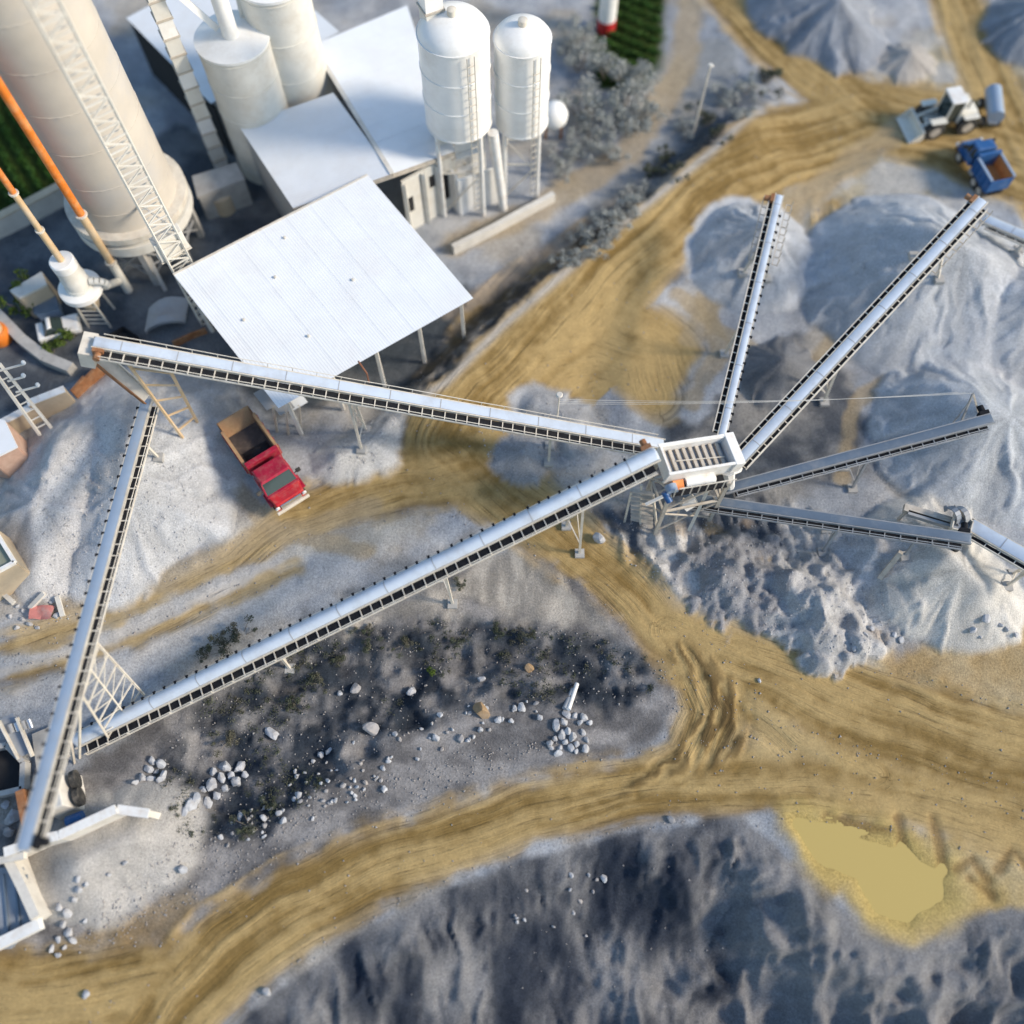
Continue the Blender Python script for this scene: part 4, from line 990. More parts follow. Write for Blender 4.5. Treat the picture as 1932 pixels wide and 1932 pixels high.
# the big tower: shell on a ring with legs, lattice hoist in front
rt = 3.5
cT_ = P(248, 386, 4.4); cT0 = Vector((cT_.x, cT_.y, 0)); bT = on(cT_[:])
tw = empty('process_tower', bT, 'huge beige steel tower on a ring base in the top left corner', 'tower')
ZT = 25.0
MB().lathe(cT0, [(rt, 4.6), (rt, ZT)], 48).build('shell', 'tower_beige', tw, smooth=True)
MB().lathe(cT0, [(rt, ZT), (rt * .8, ZT + 1.2), (.6, ZT + 2.0)], 48).build('cap', 'tower_beige', tw, smooth=True)
MB().lathe(cT0, [(rt + .02, 3.8), (rt + .65, 3.9), (rt + .65, 4.7), (rt + .02, 4.75)], 48).build('ring_gallery', 'silo_cream', tw, smooth=True)
MB().lathe(cT0, [(1.0, .9), (rt - .3, 3.0), (rt + .2, 3.8)], 48).build('cone', 'concrete', tw, smooth=True)
MB().lathe(cT0, [(rt + .62, 5.1), (rt + .66, 5.1), (rt + .66, 5.6), (rt + .62, 5.6)], 48).build('gallery_rail', 'pale_steel', tw)
for z in (7.2, 9.5, 12.5, 15.5, 18.5, 21.5): ring_band(tw, cT0, rt, z, 'tower_beige', .10, .03)
for i in range(8):
    a = 2 * math.pi * (i + .3) / 8; p = cT0 + Vector((math.cos(a) * (rt + .1), math.sin(a) * (rt + .1), 0))
    MB().bar((p.x, p.y, 4.0), on(p[:]) - Vector((0, 0, .2)), .42).build('leg', 'concrete', tw)
    a2 = 2 * math.pi * (i + 1.3) / 8; p2 = cT0 + Vector((math.cos(a2) * (rt + .1), math.sin(a2) * (rt + .1), 0))
    MB().bar((p.x, p.y, 3.6), (p2.x, p2.y, .8), .1).bar((p2.x, p2.y, 3.6), (p.x, p.y, .8), .1).bar((p.x, p.y, 2), (p2.x, p2.y, 2), .12).build('brace', 'grey_steel', tw)
# lattice hoist track in front of the tower
hb = on(P(346, 506, 6.0)[:]); ho = empty('lattice_hoist', hb, 'cream lattice hoist mast standing in front of the big tower', 'hoist')
hx = Vector((.55, .42, 0)).normalized() * .68; hy = Vector((-.5, .8, 0)).normalized() * .45
htop = Vector((hb.x - .2, hb.y + .2, 31.0))
for sx in (-1, 1):
    for sy in (0, 1):
        MB().bar(hb + hx * sx + hy * sy, htop + hx * sx + hy * sy, .11).build('mast_rail', 'silo_cream', ho)
nr = 38
for i in range(nr):
    f0, f1 = i / nr, (i + 1) / nr
    a0, a1 = hb.lerp(htop, f0), hb.lerp(htop, f1)
    m = MB().bar(a0 - hx, a0 + hx, .08).bar(a0 - hx + hy, a0 + hx + hy, .06)
    m.bar(a0 - hx * (1 if i % 2 else -1), a1 + hx * (1 if i % 2 else -1), .07)
    m.bar(a0 - hx, a1 - hx + hy, .05).bar(a0 + hx, a1 + hx + hy, .05)
    m.build('lattice_bay', 'silo_cream', ho)
car = hb.lerp(htop, .255) + hy * 1.2
MB().box(car, hx * 1.5, hy * .9, (0, 0, .8)).build('skip_car', 'silo_cream', ho, bevel=.05)
MB().bar(car - hx * 1.6 + Vector((0, 0, -.9)), car + hx * 1.6 + Vector((0, 0, -.9)), .8, .1).build('landing', 'pale_steel', ho)
for sx in (-1, 1): MB().bar(hb.lerp(htop, .3) + hx * sx, Vector((hb.x * .35 + cT0.x * .65, hb.y * .35 + cT0.y * .65, 7.3)), .1).build('tie_bar', 'silo_cream', ho)
MB().bar(PG(292, 500) + Vector((0, 0, 5)), PG(312, 548), .3).build('ramp_beam', 'concrete', ho)

# slender painted stacks
def stack(base, ztop, r, zsplit, label, low='silo_cream', mid_='tan_paint', top='orange_paint', lean=(0, 0)):
    o = empty('stack', base, label, 'stack', 'slender exhaust stacks')
    z = [base.z, *zsplit, ztop]
    for i, mt_ in enumerate((low, mid_, top)):
        MB().tube(Vector((base.x, base.y, z[i])), Vector((base.x, base.y, z[i + 1])), r * (1 if i else 1.15), 14).build('pipe_section', mt_, o, smooth=True)
        MB().lathe(Vector((base.x, base.y, z[i + 1])), [(r, -.06), (r * 1.5, -.06), (r * 1.5, .06), (r, .06)], 14).build('flange', 'pale_steel', o)
    return o
sb = PG(243, 548)
stack(sb, 21.0, .27, (3.4, 8.2), 'orange and cream exhaust stack standing alone beside the big tower')
cyc = PG(192, 600); cz0 = 3.6
cy = empty('dust_cyclone', cyc, 'white dust collector with round flange and ladder legs at left', 'dust collector')
cb_ = Vector((cyc.x, cyc.y, 0))
MB().lathe(cb_, [(.45, 1.5), (.85, 2.6), (1.0, 3.3)], 28).build('cone', 'tan_plaster', cy, smooth=True)
MB().lathe(cb_, [(1.0, 3.3), (1.45, 3.35), (1.45, 3.75), (1.35, 3.8), (.92, 3.8)], 36).build('flange_ring', 'silo_white', cy, smooth=True)
MB().lathe(cb_, [(.92, 3.8), (.92, 4.1), (.86, 4.1), (.86, 4.9), (.8, 5.0), (.8, 5.9)], 32).build('drum', 'silo_cream', cy, smooth=True)
MB().lathe(cb_, [(.82, 5.9), (.82, 6.5), (.74, 6.58)], 32).build('cap_drum', 'silo_white', cy, smooth=True)
for dx, dy in ((-.8, -.8), (.8, -.8), (.8, .8), (-.8, .8)): MB().bar(Vector((cyc.x + dx * .8, cyc.y + dy * .8, 3.3)), on((cyc.x + dx, cyc.y + dy)) - Vector((0, 0, .2)), .12).build('leg', 'pale_steel', cy)
m = MB()
for i in range(6): m.bar(Vector((cyc.x - .64, cyc.y - .72, .4 + i * .5)), Vector((cyc.x + .64, cyc.y - .72, .4 + i * .5)), .06)
m.build('ladder_rungs', 'pale_steel', cy)
pts = [Vector((cyc.x + .9, cyc.y, 4.3)) + Vector((math.sin(t) * .9, .15 * t, math.cos(t) * .6 - .6)) for t in [i * .35 for i in range(8)]] + [Vector((sb.x - .1, sb.y - .3, 1.6))]
MB().path(pts, .26, 12).build('duct', 'silo_cream', cy, smooth=True)
stack(Vector((cyc.x, cyc.y, 6.5)), 20.0, .2, (9.5, 12.8), 'orange and tan exhaust stack rising from the white dust collector', 'tan_paint', 'tan_paint', 'orange_paint')
# red-footed white mast at the top edge
rb = PG(1143, 56)
ch = empty('striped_mast', rb, 'white round mast with red foot beside the crop field at the top edge', 'mast')
MB().tube(rb - Vector((0, 0, .2)), rb + Vector((0, 0, 1.1)), .78, 20).build('red_foot', 'bright_red_paint', ch, smooth=True)
MB().tube(rb + Vector((0, 0, 1.1)), rb + Vector((0, 0, 7)), .74, 20).build('white_shaft', 'silo_white', ch, smooth=True)

# ------------------------------------------------------------------ small buildings, walls
def hut(label, roof_uv, z, wall_m, roof_m, parapet=False, name='hut', slab=.18):
    r = [P(u, v, z) for u, v in roof_uv]
    c = sum(r, Vector()) / len(r)
    o = empty(name, on(c[:]), label, 'building')
    MB().plate(r, slab).build('roof_slab', roof_m, o)
    inn_ = [p.lerp(c, .06) for p in r]
    for a, b in zip(inn_, inn_[1:] + inn_[:1]): wall(o, a, b, z - slab, wall_m, .18)
    if parapet:
        for a, b in zip(r, r[1:] + r[:1]): MB().bar(a + Vector((0, 0, .12)), b + Vector((0, 0, .12)), .2, .28).build('parapet', 'white_paint', o)
    return o
h1 = hut('small flat-roofed building with pinkish brick wall at the left edge', [(-60, 860), (-60, 778), (8, 792), (32, 842), (-20, 868)], 3.0, 'pink_brick', 'white_sheet')
h2 = hut('small building with green flat roof and white parapet at the left edge', [(-90, 1130), (-90, 960), (-15, 990), (30, 1062), (-40, 1100)], 3.2, 'tan_plaster', 'green_roof', True)
h3 = hut('low tan hut with pale roof slab beside the white dust collector', [(18, 548), (36, 562), (88, 536), (78, 512)], 2.4, 'tan_plaster', 'pale_concrete')
h4 = hut('grey flat-roofed pump house below the segmented elevator', [(362, 332), (372, 372), (462, 338), (446, 306)], 2.6, 'concrete', 'concrete')
MB().lathe(PG(425, 392), [(.9, 0), (.9, 1.6), (.2, 1.8)], 20).build('tank', 'tan_plaster', h4, smooth=True)
def free_wall(label, pts, h, material, cap=None, t=.3, name='wall', cat='wall'):
    pts = [PG(*p) for p in pts]
    o = empty(name, pts[0], label, cat)
    for a, b in zip(pts[:-1], pts[1:]):
        z = max(a.z, b.z) + h
        wall(o, a, b, z, material, t, 'wall_panel')
        if cap: MB().bar(Vector((a.x, a.y, z + .05)), Vector((b.x, b.y, z + .05)), t + .15, .1).build('coping', cap, o)
    return o
free_wall('tan yard wall with white coping beside the left gravel pile', [(-40, 848), (20, 822), (80, 790), (142, 757)], 1.6, 'tan_plaster', 'white_paint', .35)
free_wall('rusty brown fence wall behind the upper conveyor head', [(146, 752), (172, 727), (202, 702)], 1.0, 'rust', None, .2)
free_wall('curved grey kerb wall round the garden at left', [(-30, 572), (10, 608), (48, 648), (92, 682), (140, 702)], .7, 'concrete', None, .75)
free_wall('long low white boundary wall beside the field at left', [(-60, 476), (0, 446), (64, 414), (130, 380)], 1.6, 'pale_concrete', 'tan_plaster', .5)
free_wall('low white concrete kerb in front of the domed silos', [(855, 478), (930, 440), (1000, 402), (1044, 378)], .8, 'pale_concrete', None, .4)
free_wall('thin rust-brown rail fence left of the open shed', [(330, 655), (360, 640), (392, 628)], .6, 'rust', None, .12, 'fence', 'fence')

# crusher and its retaining walls at the lower left
free_wall('pale concrete retaining wall at the lower left corner by the sand ramp', [(52, 1612), (100, 1590), (138, 1580), (190, 1556), (244, 1532), (302, 1540)], 1.7, 'pale_concrete', 'white_paint', .35)
free_wall('short white concrete wall beside the steel-lined hopper at lower left', [(46, 1622), (64, 1672), (92, 1730)], 1.5, 'pale_concrete', None, .5)
ph = empty('feed_hopper', PG(20, 1700), 'blue-grey steel-lined feed hopper in the lower left corner', 'hopper')
MB().plate([P(-70, 1640, 1.2), P(-70, 1800, .4), P(20, 1790, .5), P(82, 1728, .7), P(42, 1636, 1.3)], .15).build('liner_plate', 'steel_liner', ph)
for k in range(6): MB().bar(P(-60 + k * 22, 1650, 1.35), P(-50 + k * 22, 1780 - k * 6, .65), .08, .12).build('liner_rib', 'belt_slate', ph)
MB().bar(P(-80, 1820, .8), P(78, 1742, 1.0), .6, .5).build('lip', 'white_paint', ph)
MB().bar(P(-80, 1640, 2.0), P(48, 1614, 2.2), .35, .4).build('head_beam', 'pale_concrete', ph)
cr = empty('crusher', PG(100, 1510), 'grey jaw crusher with black flywheels under the left conveyor head', 'crusher')
cp = P(112, 1500, 1.6)
rz = Matrix.Rotation(R(22), 3, 'Z'); cx1, cy1 = rz @ Vector((1, 0, 0)), rz @ Vector((0, 1, 0))
MB().hexa([cp - cx1 * .8 - cy1 * 1.1 - Vector((0, 0, 1.7)), cp + cx1 * .8 - cy1 * 1.1 - Vector((0, 0, 1.7)), cp + cx1 * .8 + cy1 * 1.1 - Vector((0, 0, 1.7)), cp - cx1 * .8 + cy1 * 1.1 - Vector((0, 0, 1.7))],
          [cp - cx1 * .6 - cy1 * .9 + Vector((0, 0, .9)), cp + cx1 * .5 - cy1 * .9 + Vector((0, 0, 1.1)), cp + cx1 * .5 + cy1 * .9 + Vector((0, 0, 1.1)), cp - cx1 * .6 + cy1 * .9 + Vector((0, 0, .9))]).build('housing', 'pale_concrete', cr, bevel=.08)
for sy in (-1, 1): MB().tube(cp + cx1 * .85 + cy1 * (sy * .5), cp + cx1 * 1.15 + cy1 * (sy * .5), .55, 20).build('flywheel', 'black_rubber', cr, smooth=True)
MB().tube(cp - cy1 * 1.6 + Vector((0, 0, -.3)), cp - cy1 * 1.6 + cx1 * .9 + Vector((0, 0, -.3)), .38, 14).build('blue_motor', 'blue_paint', cr, smooth=True)
MB().box(cp - cx1 * 1.9 + Vector((0, 0, -.2)), cx1 * .22, cy1 * 1.0, (0, 0, .6)).build('red_guard', 'rust', cr)
MB().bar(cp - cy1 * 2.1 - cx1 * .1 + Vector((0, 0, -.5)), cp - cy1 * 2.1 + cx1 * 1.9 + Vector((0, 0, -.2)), .6, .4).build('white_beam', 'white_paint', cr)
pit = empty('crusher_pit', PG(20, 1460), 'dark open pit with concrete rim beside the left conveyor foot', 'pit')
pr = [P(-60, 1422, .25), P(20, 1408, .25), P(52, 1440, .25), P(50, 1490, .25), P(-60, 1515, .25)]
MB().plate([p - Vector((0, 0, .12)) for p in pr], .2).build('pit_floor', 'dark_void', pit)
for a, b in zip(pr, pr[1:] + pr[:1]): MB().bar(a + Vector((0, 0, .25)), b + Vector((0, 0, .25)), .3, .7).build('rim', 'concrete', pit)
MB().bar(P(10, 1352, 1.4), P(46, 1425, .7), .9, .08).build('loading_chute', 'steel_liner', pit)
for sd in (0, 1): MB().bar(P(-2 + sd * 34, 1360 - sd * 6, 1.6), P(36 + sd * 26, 1432 - sd * 5, .8), .1, .4).build('chute_side', 'pale_steel', pit)
for i in range(4): MB().tube(P(18 + i * 12, 1366 - i * 3, 1.4), P(24 + i * 12, 1382 - i * 3, 1.2), .16, 10).build('grizzly_roller', 'chrome' if i % 2 else 'grey_steel', pit, smooth=True)
slab = thing(MB().plate([P(60, 1385, .3), P(70, 1460, .3), P(130, 1425, .3), P(120, 1360, .3)], .6), 'concrete_slab', 'concrete', PG(95, 1410), 'grey concrete slab under the crossing of the two left conveyors', 'slab')
boul = None
# ------------------------------------------------------------------ vehicles
def local(rear, front):
    r, f = Vector(rear), Vector(front)
    g0, g1 = zg(r.x, r.y), zg(f.x, f.y)
    x = Vector((f.x - r.x, f.y - r.y, 0)); L = x.length; x.normalize(); y = Vector((-x.y, x.x, 0)); z0 = min(g0, g1)
    z0 = (g0 + g1) / 2
    return (lambda a, b, c: Vector((r.x, r.y, z0)) + x * a + y * b + Vector((0, 0, c))), x, y, Vector((0, 0, 1)), L
def wheel(parent, c, y, r, w):
    t = MB().tube(c - y * w / 2, c + y * w / 2, r, 22)
    o = t.build('wheel', 'black_rubber', parent, smooth=True, bevel=.03)
    MB().tube(c + y * (w / 2 - .02), c + y * (w / 2 + .03), r * .55, 14).tube(c - y * (w / 2 + .03), c - y * (w / 2 - .02), r * .55, 14).build('rim', 'dusty_steel', o, smooth=True)
def dump_truck(rear, front, label, body, body2, inner, flap):
    q, x, y, z, L = local(rear, front); k = L / 7.6; W = 1.22 * min(1, max(k * 1.0, .75))
    t = empty('dump_truck', q(L / 2, 0, 0), label, 'dump truck')
    X_ = lambda a: a * k
    def bx(a0, a1, b0, b1, c0, c1, nm, mt, bev=.0): return MB().box(q(X_((a0 + a1) / 2), (b0 + b1) / 2, (c0 + c1) / 2), x * X_(a1 - a0) / 2, y * (b1 - b0) / 2, z * (c1 - c0) / 2).build(nm, mt, t, bevel=bev)
    bx(.9, 7.2, -.45, .45, .62, .9, 'chassis', 'dark_mesh')
    bx(.95, 4.1, -W + .02, W - .02, 1.05, 1.18, 'bed_floor', inner)
    for sd in (-1, 1):
        bx(.95, 4.12, sd * W - .05, sd * W + .05, 1.0, 2.15, 'bed_side', 'bed_side' if flap else body)
        bx(.95, 4.12, sd * W - .09, sd * W + .09, 2.15, 2.25, 'bed_rim', 'bed_side' if flap else 'belt_grey')
        bx(.98, 4.05, sd * (W - .09) - .03, sd * (W - .09) + .03, 1.1, 2.16, 'bed_liner', inner if not flap else 'bed_side')
        for a in (1.2, 1.9, 2.6, 3.3, 3.95): bx(a - .06, a + .06, sd * (W + .09) - .05, sd * (W + .09) + .05, 1.0, 2.15, 'bed_rib', body)
    MB().hexa([q(X_(4.02), -W, 1.0), q(X_(4.30), -W, 1.0), q(X_(4.30), W, 1.0), q(X_(4.02), W, 1.0)], [q(X_(4.02), -W, 2.45), q(X_(4.38), -W, 2.45), q(X_(4.38), W, 2.45), q(X_(4.02), W, 2.45)]).build('headboard', body2, t, bevel=.03)
    if flap:
        MB().hexa([q(X_(.92), -W, 1.02), q(X_(1.0), -W, 1.02), q(X_(1.0), W, 1.02), q(X_(.92), W, 1.02)], [q(X_(.05), -W, 2.05), q(X_(.17), -W, 2.05), q(X_(.17), W, 2.05), q(X_(.05), W, 2.05)]).build('tailgate', 'bed_side', t, bevel=.02)
        for sd in (-1, 1): MB().add([q(X_(.95), sd * W, 1.0), q(X_(.95), sd * W, 2.2), q(X_(.08), sd * W, 2.05)], [(0, 1, 2)]).add([q(X_(.95), sd * (W - .05), 1.0), q(X_(.08), sd * (W - .05), 2.05), q(X_(.95), sd * (W - .05), 2.2)], [(0, 1, 2)]).build('tail_wing', 'rust', t)
    else:
        bx(.85, .97, -W, W, 1.0, 2.1, 'tailgate', body)
    # cab
    cb, ct = 0.85, 2.45
    MB().hexa([q(X_(4.75), -W, cb), q(X_(6.75), -W, cb), q(X_(6.75), W, cb), q(X_(4.75), W, cb)], [q(X_(4.75), -W + .02, 1.55), q(X_(6.72), -W + .02, 1.55), q(X_(6.72), W - .02, 1.55), q(X_(4.75), W - .02, 1.55)]).build('cab_body', body, t, bevel=.05)
    MB().hexa([q(X_(4.78), -W + .05, 1.55), q(X_(6.52), -W + .05, 1.55), q(X_(6.52), W - .05, 1.55), q(X_(4.78), W - .05, 1.55)], [q(X_(4.82), -W + .14, 2.30), q(X_(5.98), -W + .14, 2.30), q(X_(5.98), W - .14, 2.30), q(X_(4.82), W - .14, 2.30)]).build('cab_glass', 'glass', t)
    for a, b in ((4.82, 5.0),):
        bx(4.78, 4.95, -W + .08, W - .08, 1.55, 2.32, 'cab_rear', body)
    for sd in (-1, 1):
        MB().bar(q(X_(6.5), sd * (W - .07), 1.55), q(X_(5.97), sd * (W - .16), 2.3), .09).build('windshield_pillar', body, t)
        MB().bar(q(X_(5.5), sd * (W - .06), 1.55), q(X_(5.45), sd * (W - .14), 2.3), .1).build('door_pillar', body, t)
    MB().hexa([q(X_(4.74), -W + .1, 2.30), q(X_(6.06), -W + .1, 2.30), q(X_(6.06), W - .1, 2.30), q(X_(4.74), W - .1, 2.30)], [q(X_(4.85), -W + .2, 2.44), q(X_(5.95), -W + .2, 2.44), q(X_(5.95), W - .2, 2.44), q(X_(4.85), W - .2, 2.44)]).build('cab_roof', body, t, bevel=.04)
    MB().hexa([q(X_(6.55), -W * .96, .75), q(X_(7.50), -W * .9, .75), q(X_(7.50), W * .9, .75), q(X_(6.55), W * .96, .75)], [q(X_(6.55), -W * .94, 1.56), q(X_(7.42), -W * .82, 1.42), q(X_(7.42), W * .82, 1.42), q(X_(6.55), W * .94, 1.56)]).build('bonnet', 'bright_red_paint' if flap else body, t, bevel=.06)
    bx(7.48, 7.56, -.75, .75, .85, 1.3, 'grille', 'chrome')
    bx(7.5, 7.66, -W, W, .5, .78, 'bumper', 'pale_steel' if flap else 'dark_mesh', .04)
    for sd in (-1, 1):
        MB().tube(q(X_(7.46), sd * .98, 1.18), q(X_(7.58), sd * .98, 1.16), .15, 14).build('headlight', 'lamp_glass', t, smooth=True)
        bx(6.15, 6.3, sd * (W + .26) - .16, sd * (W + .26) + .16, 1.75, 2.1, 'mirror', 'black_rubber', .03)
        MB().bar(q(X_(6.3), sd * (W - .05), 1.9), q(X_(6.22), sd * (W + .2), 1.95), .05).build('mirror_arm', 'black_rubber', t)
        bx(6.0, 7.1, sd * (W - .02) - .14, sd * (W - .02) + .14, .98, 1.08, 'fender', body, .03)
        wheel(t, q(X_(6.55), sd * (W - .16), .5), y, .5, .3)
        for a in (1.75, 3.0): wheel(t, q(X_(a), sd * (W - .28), .5), y, .5, .52)
        bx(3.55, 4.5, sd * (W - .25) - .2, sd * (W - .25) + .2, .5, .95, 'fuel_tank', 'grey_steel', .05)
    for i in range(5): bx(6.75 + i * .13, 6.79 + i * .13, -.5, .5, 1.5 - i * .015, 1.53 - i * .02, 'bonnet_louvre', body2)
    return t
dump_truck(P(438, 783, 2.2), P(546, 938, 2.2), 'red dump truck with open bed parked below the open shed', 'red_paint', 'red_paint', 'bed_floor', True)
dump_truck(P(1886, 372, 1.0), P(1826, 270, 1.0), 'blue dump truck with rusty empty bed near the top right corner', 'blue_paint', 'blue_paint', 'bed_tan', False)
qa, xa, ya, za, La = local(P(438, 783, 2.2), P(546, 938, 2.2))
m = MB(); pts_ = []
for i in range(8):
    for j in range(7):
        fi, fj = i / 7, j / 6; e_ = min(1, 4 * fi * (1.05 - fi)) * min(1, 4 * fj * (1 - fj))
        pts_.append(qa(La * (.345 + .175 * fi), -.9 + 1.8 * fj, 1.19 + .38 * e_ + random.uniform(0, .07)))
m.add(pts_, [(i * 7 + j, (i + 1) * 7 + j, (i + 1) * 7 + j + 1, i * 7 + j + 1) for i in range(7) for j in range(6)])
thing(m, 'gravel_load', 'dark_load', qa(La * .43, 0, 1.18), 'black heap of load at the front of the red truck bed', 'load')

def wheel_loader(rear, front, label):
    q, x, y, z, L = local(rear, front); k = L / 6.6
    t = empty('wheel_loader', q(L / 2, 0, 0), label, 'wheel loader')
    def bx(a0, a1, b0, b1, c0, c1, nm, mt, bev=.05): return MB().box(q(k * (a0 + a1) / 2, (b0 + b1) / 2, (c0 + c1) / 2), x * k * (a1 - a0) / 2, y * (b1 - b0) / 2, z * (c1 - c0) / 2).build(nm, mt, t, bevel=bev)
    MB().hexa([q(.1, -.75, .9), q(k * 2.1, -.85, .9), q(k * 2.1, .85, .9), q(.1, .75, .9)], [q(.25, -.65, 1.75), q(k * 2.1, -.75, 2.0), q(k * 2.1, .75, 2.0), q(.25, .65, 1.75)]).build('engine_hood', 'loader_paint', t, bevel=.08)
    bx(1.0, 4.7, -.4, .4, .6, 1.0, 'frame', 'loader_paint')
    bx(2.1, 3.3, -.72, .72, 1.0, 2.95, 'cab', 'glass', .04)
    bx(2.0, 3.45, -.82, .82, 2.95, 3.12, 'cab_roof', 'white_paint', .05)
    for sx in (2.12, 3.28):
        for sy in (-.72, .72): MB().bar(q(k * sx, sy, 1.0), q(k * sx, sy, 2.95), .12).build('cab_pillar', 'loader_paint', t)
    for sd in (-1, 1):
        MB().bar(q(k * 3.5, sd * .55, 1.5), q(k * 5.4, sd * .55, .8), .22).build('lift_arm', 'loader_paint', t)
        for a in (1.1, 4.2):
            wheel(t, q(k * a, sd * 1.0, .78), y, .78, .55)
            bx(a - .75, a + .75, sd * 1.0 - .3, sd * 1.0 + .3, 1.62, 1.72, 'fender', 'loader_paint')
        MB().tube(q(k * 3.3, sd * .3, 1.2), q(k * 4.7, sd * .3, 1.25), .08, 8).build('hydraulic_ram', 'chrome', t, smooth=True)
    prof = [(5.3, 1.05), (5.15, .55), (5.35, .18), (6.5, .12), (6.5, .18), (5.5, .3), (5.35, .6), (5.45, 1.0)]
    vs = [q(k * a, -1.35, c) for a, c in prof] + [q(k * a, 1.35, c) for a, c in prof]; n_ = len(prof)
    MB().add(vs, [(i, (i + 1) % n_, (i + 1) % n_ + n_, i + n_) for i in range(n_)]).build('bucket', 'loader_paint', t)
    for sd in (-1, 1): MB().add([q(k * a, sd * 1.35, c) for a, c in ((5.15, .5), (5.4, .15), (6.5, .12), (5.45, 1.05))] + [q(k * a, sd * 1.29, c) for a, c in ((5.15, .5), (5.4, .15), (6.5, .12), (5.45, 1.05))], [(0, 1, 2, 3), (7, 6, 5, 4), (0, 4, 5, 1), (1, 5, 6, 2), (2, 6, 7, 3), (3, 7, 4, 0)]).build('bucket_side', 'loader_paint', t)
    MB().tube(q(k * 1.2, .3, 1.9), q(k * 1.2, .3, 2.6), .07, 8).build('exhaust', 'black_rubber', t)
wheel_loader(P(1842, 203, 1.4), P(1712, 224, 1.4), 'dusty cream wheel loader with white cab roof at top right')
def small_car(uv, ang, label, paint_, L=3.9, W=1.6):
    c = PG(*uv); f = Vector((math.cos(ang), math.sin(ang), 0))
    q, x, y, z, L = local(c - f * L / 2, c + f * L / 2)
    t = empty('parked_car', q(L / 2, 0, 0), label, 'car')
    h = W / 2
    MB().hexa([q(0, -h, .3), q(L, -h, .3), q(L, h, .3), q(0, h, .3)], [q(.05, -h, .85), q(L - .1, -h, .75), q(L - .1, h, .75), q(.05, h, .85)]).build('body', paint_, t, bevel=.1)
    MB().hexa([q(.5, -h + .08, .83), q(L - 1.1, -h + .08, .8), q(L - 1.1, h - .08, .8), q(.5, h - .08, .83)], [q(.95, -h + .25, 1.35), q(L - 1.75, -h + .25, 1.37), q(L - 1.75, h - .25, 1.37), q(.95, h - .25, 1.35)]).build('window_glass', 'glass', t, bevel=.05)
    MB().hexa([q(.92, -h + .22, 1.35), q(L - 1.72, -h + .22, 1.37), q(L - 1.72, h - .22, 1.37), q(.92, h - .22, 1.35)], [q(1.0, -h + .28, 1.43), q(L - 1.85, -h + .28, 1.44), q(L - 1.85, h - .28, 1.44), q(1.0, h - .28, 1.43)]).build('roof', paint_, t, bevel=.04)
    for a in (.75, L - .8):
        for sd in (-1, 1): wheel(t, q(a, sd * (h - .1), .3), y, .3, .2)
    for sd in (-1, 1): MB().box(q(L - .06, sd * .55, .65), x * .03, y * .15, z * .07).build('headlight', 'lamp_glass', t)
small_car((118, 628), R(20), 'small white car parked inside the curved kerb at left', 'white_paint', 3.0, 1.5)
bt = PG(98, 592); bxo = empty('storage_box', bt, 'blue-grey storage box beside the garden tree at left', 'storage box')
MB().box(bt + Vector((0, 0, .5)), (.75, .25, 0), (-.2, .5, 0), (0, 0, .5)).build('body', 'belt_grey', bxo, bevel=.05)
MB().box(bt + Vector((0, 0, 1.06)), (.82, .27, 0), (-.22, .55, 0), (0, 0, .05)).build('lid', 'belt_slate', bxo, bevel=.02)
# grey trailer-like bowser by the loader
gt = PG(1862, 218)
bw_ = empty('water_bowser', gt, 'pale blue-grey water bowser standing between loader and blue truck', 'bowser')
MB().tube(gt + Vector((-.1, -1.4, 1.15)), gt + Vector((.25, 1.5, 1.15)), .62, 18).build('tank', 'belt_grey', bw_, smooth=True)
for sy in (-1, .9):
    for sx in (-.6, .6): wheel(bw_, gt + Vector((sx + sy * .12, sy, .4)), Vector((1, 0, 0)), .4, .25)
MB().bar(gt + Vector((-.1, -1.5, .6)), gt + Vector((.2, 1.5, .6)), .7, .15).build('frame', 'grey_steel', bw_)
# orange drum and its stand at the left edge
od = PG(4, 640)
drum = empty('orange_drum', od, 'orange drum with pale lid at the left edge outside the kerb', 'drum')
MB().lathe(od, [(.75, 0), (.8, .1), (.8, 1.1), (.75, 1.2)], 22).build('barrel', 'orange_paint', drum, smooth=True)
MB().lathe(od, [(.6, 1.2), (.6, 1.32), (.1, 1.36)], 22).build('lid', 'tan_paint', drum, smooth=True)
# jet of old machine parts beside the shed at left
tarp = PG(318, 612)
MBt = MB(); pts_ = []
for i in range(7):
    for j in range(5): pts_.append(tarp + Vector((i * .45 - 1.4, j * .5 - 1.0 + i * .15, .5 + .9 * math.sin(i / 6 * math.pi) * (.6 + .2 * math.sin(j * 2)))))
MBt.add(pts_, [(i * 5 + j, i * 5 + j + 1, (i + 1) * 5 + j + 1, (i + 1) * 5 + j) for i in range(6) for j in range(4)])
MBt.add([p - Vector((0, 0, .25)) for p in pts_], [(i * 5 + j, (i + 1) * 5 + j, (i + 1) * 5 + j + 1, i * 5 + j + 1) for i in range(6) for j in range(4)])
thing(MBt, 'tarpaulin', 'grey_sheet', tarp, 'grey tarpaulin heap lying left of the open shed', 'tarpaulin', smooth=True)
tray = [P(180, 655, 1.0), P(236, 622, 1.0), P(262, 640, 1.0), P(205, 668, 1.0)]
tb_ = empty('black_bin', PG(220, 650), 'black open steel bin behind the upper conveyor head', 'bin')
MB().plate(tray, .05).build('bin_floor', 'dark_void', tb_)
for a, b in zip(tray, tray[1:] + tray[:1]): wall(tb_, a, b, 1.4, 'dark_mesh', .1, 'bin_side')

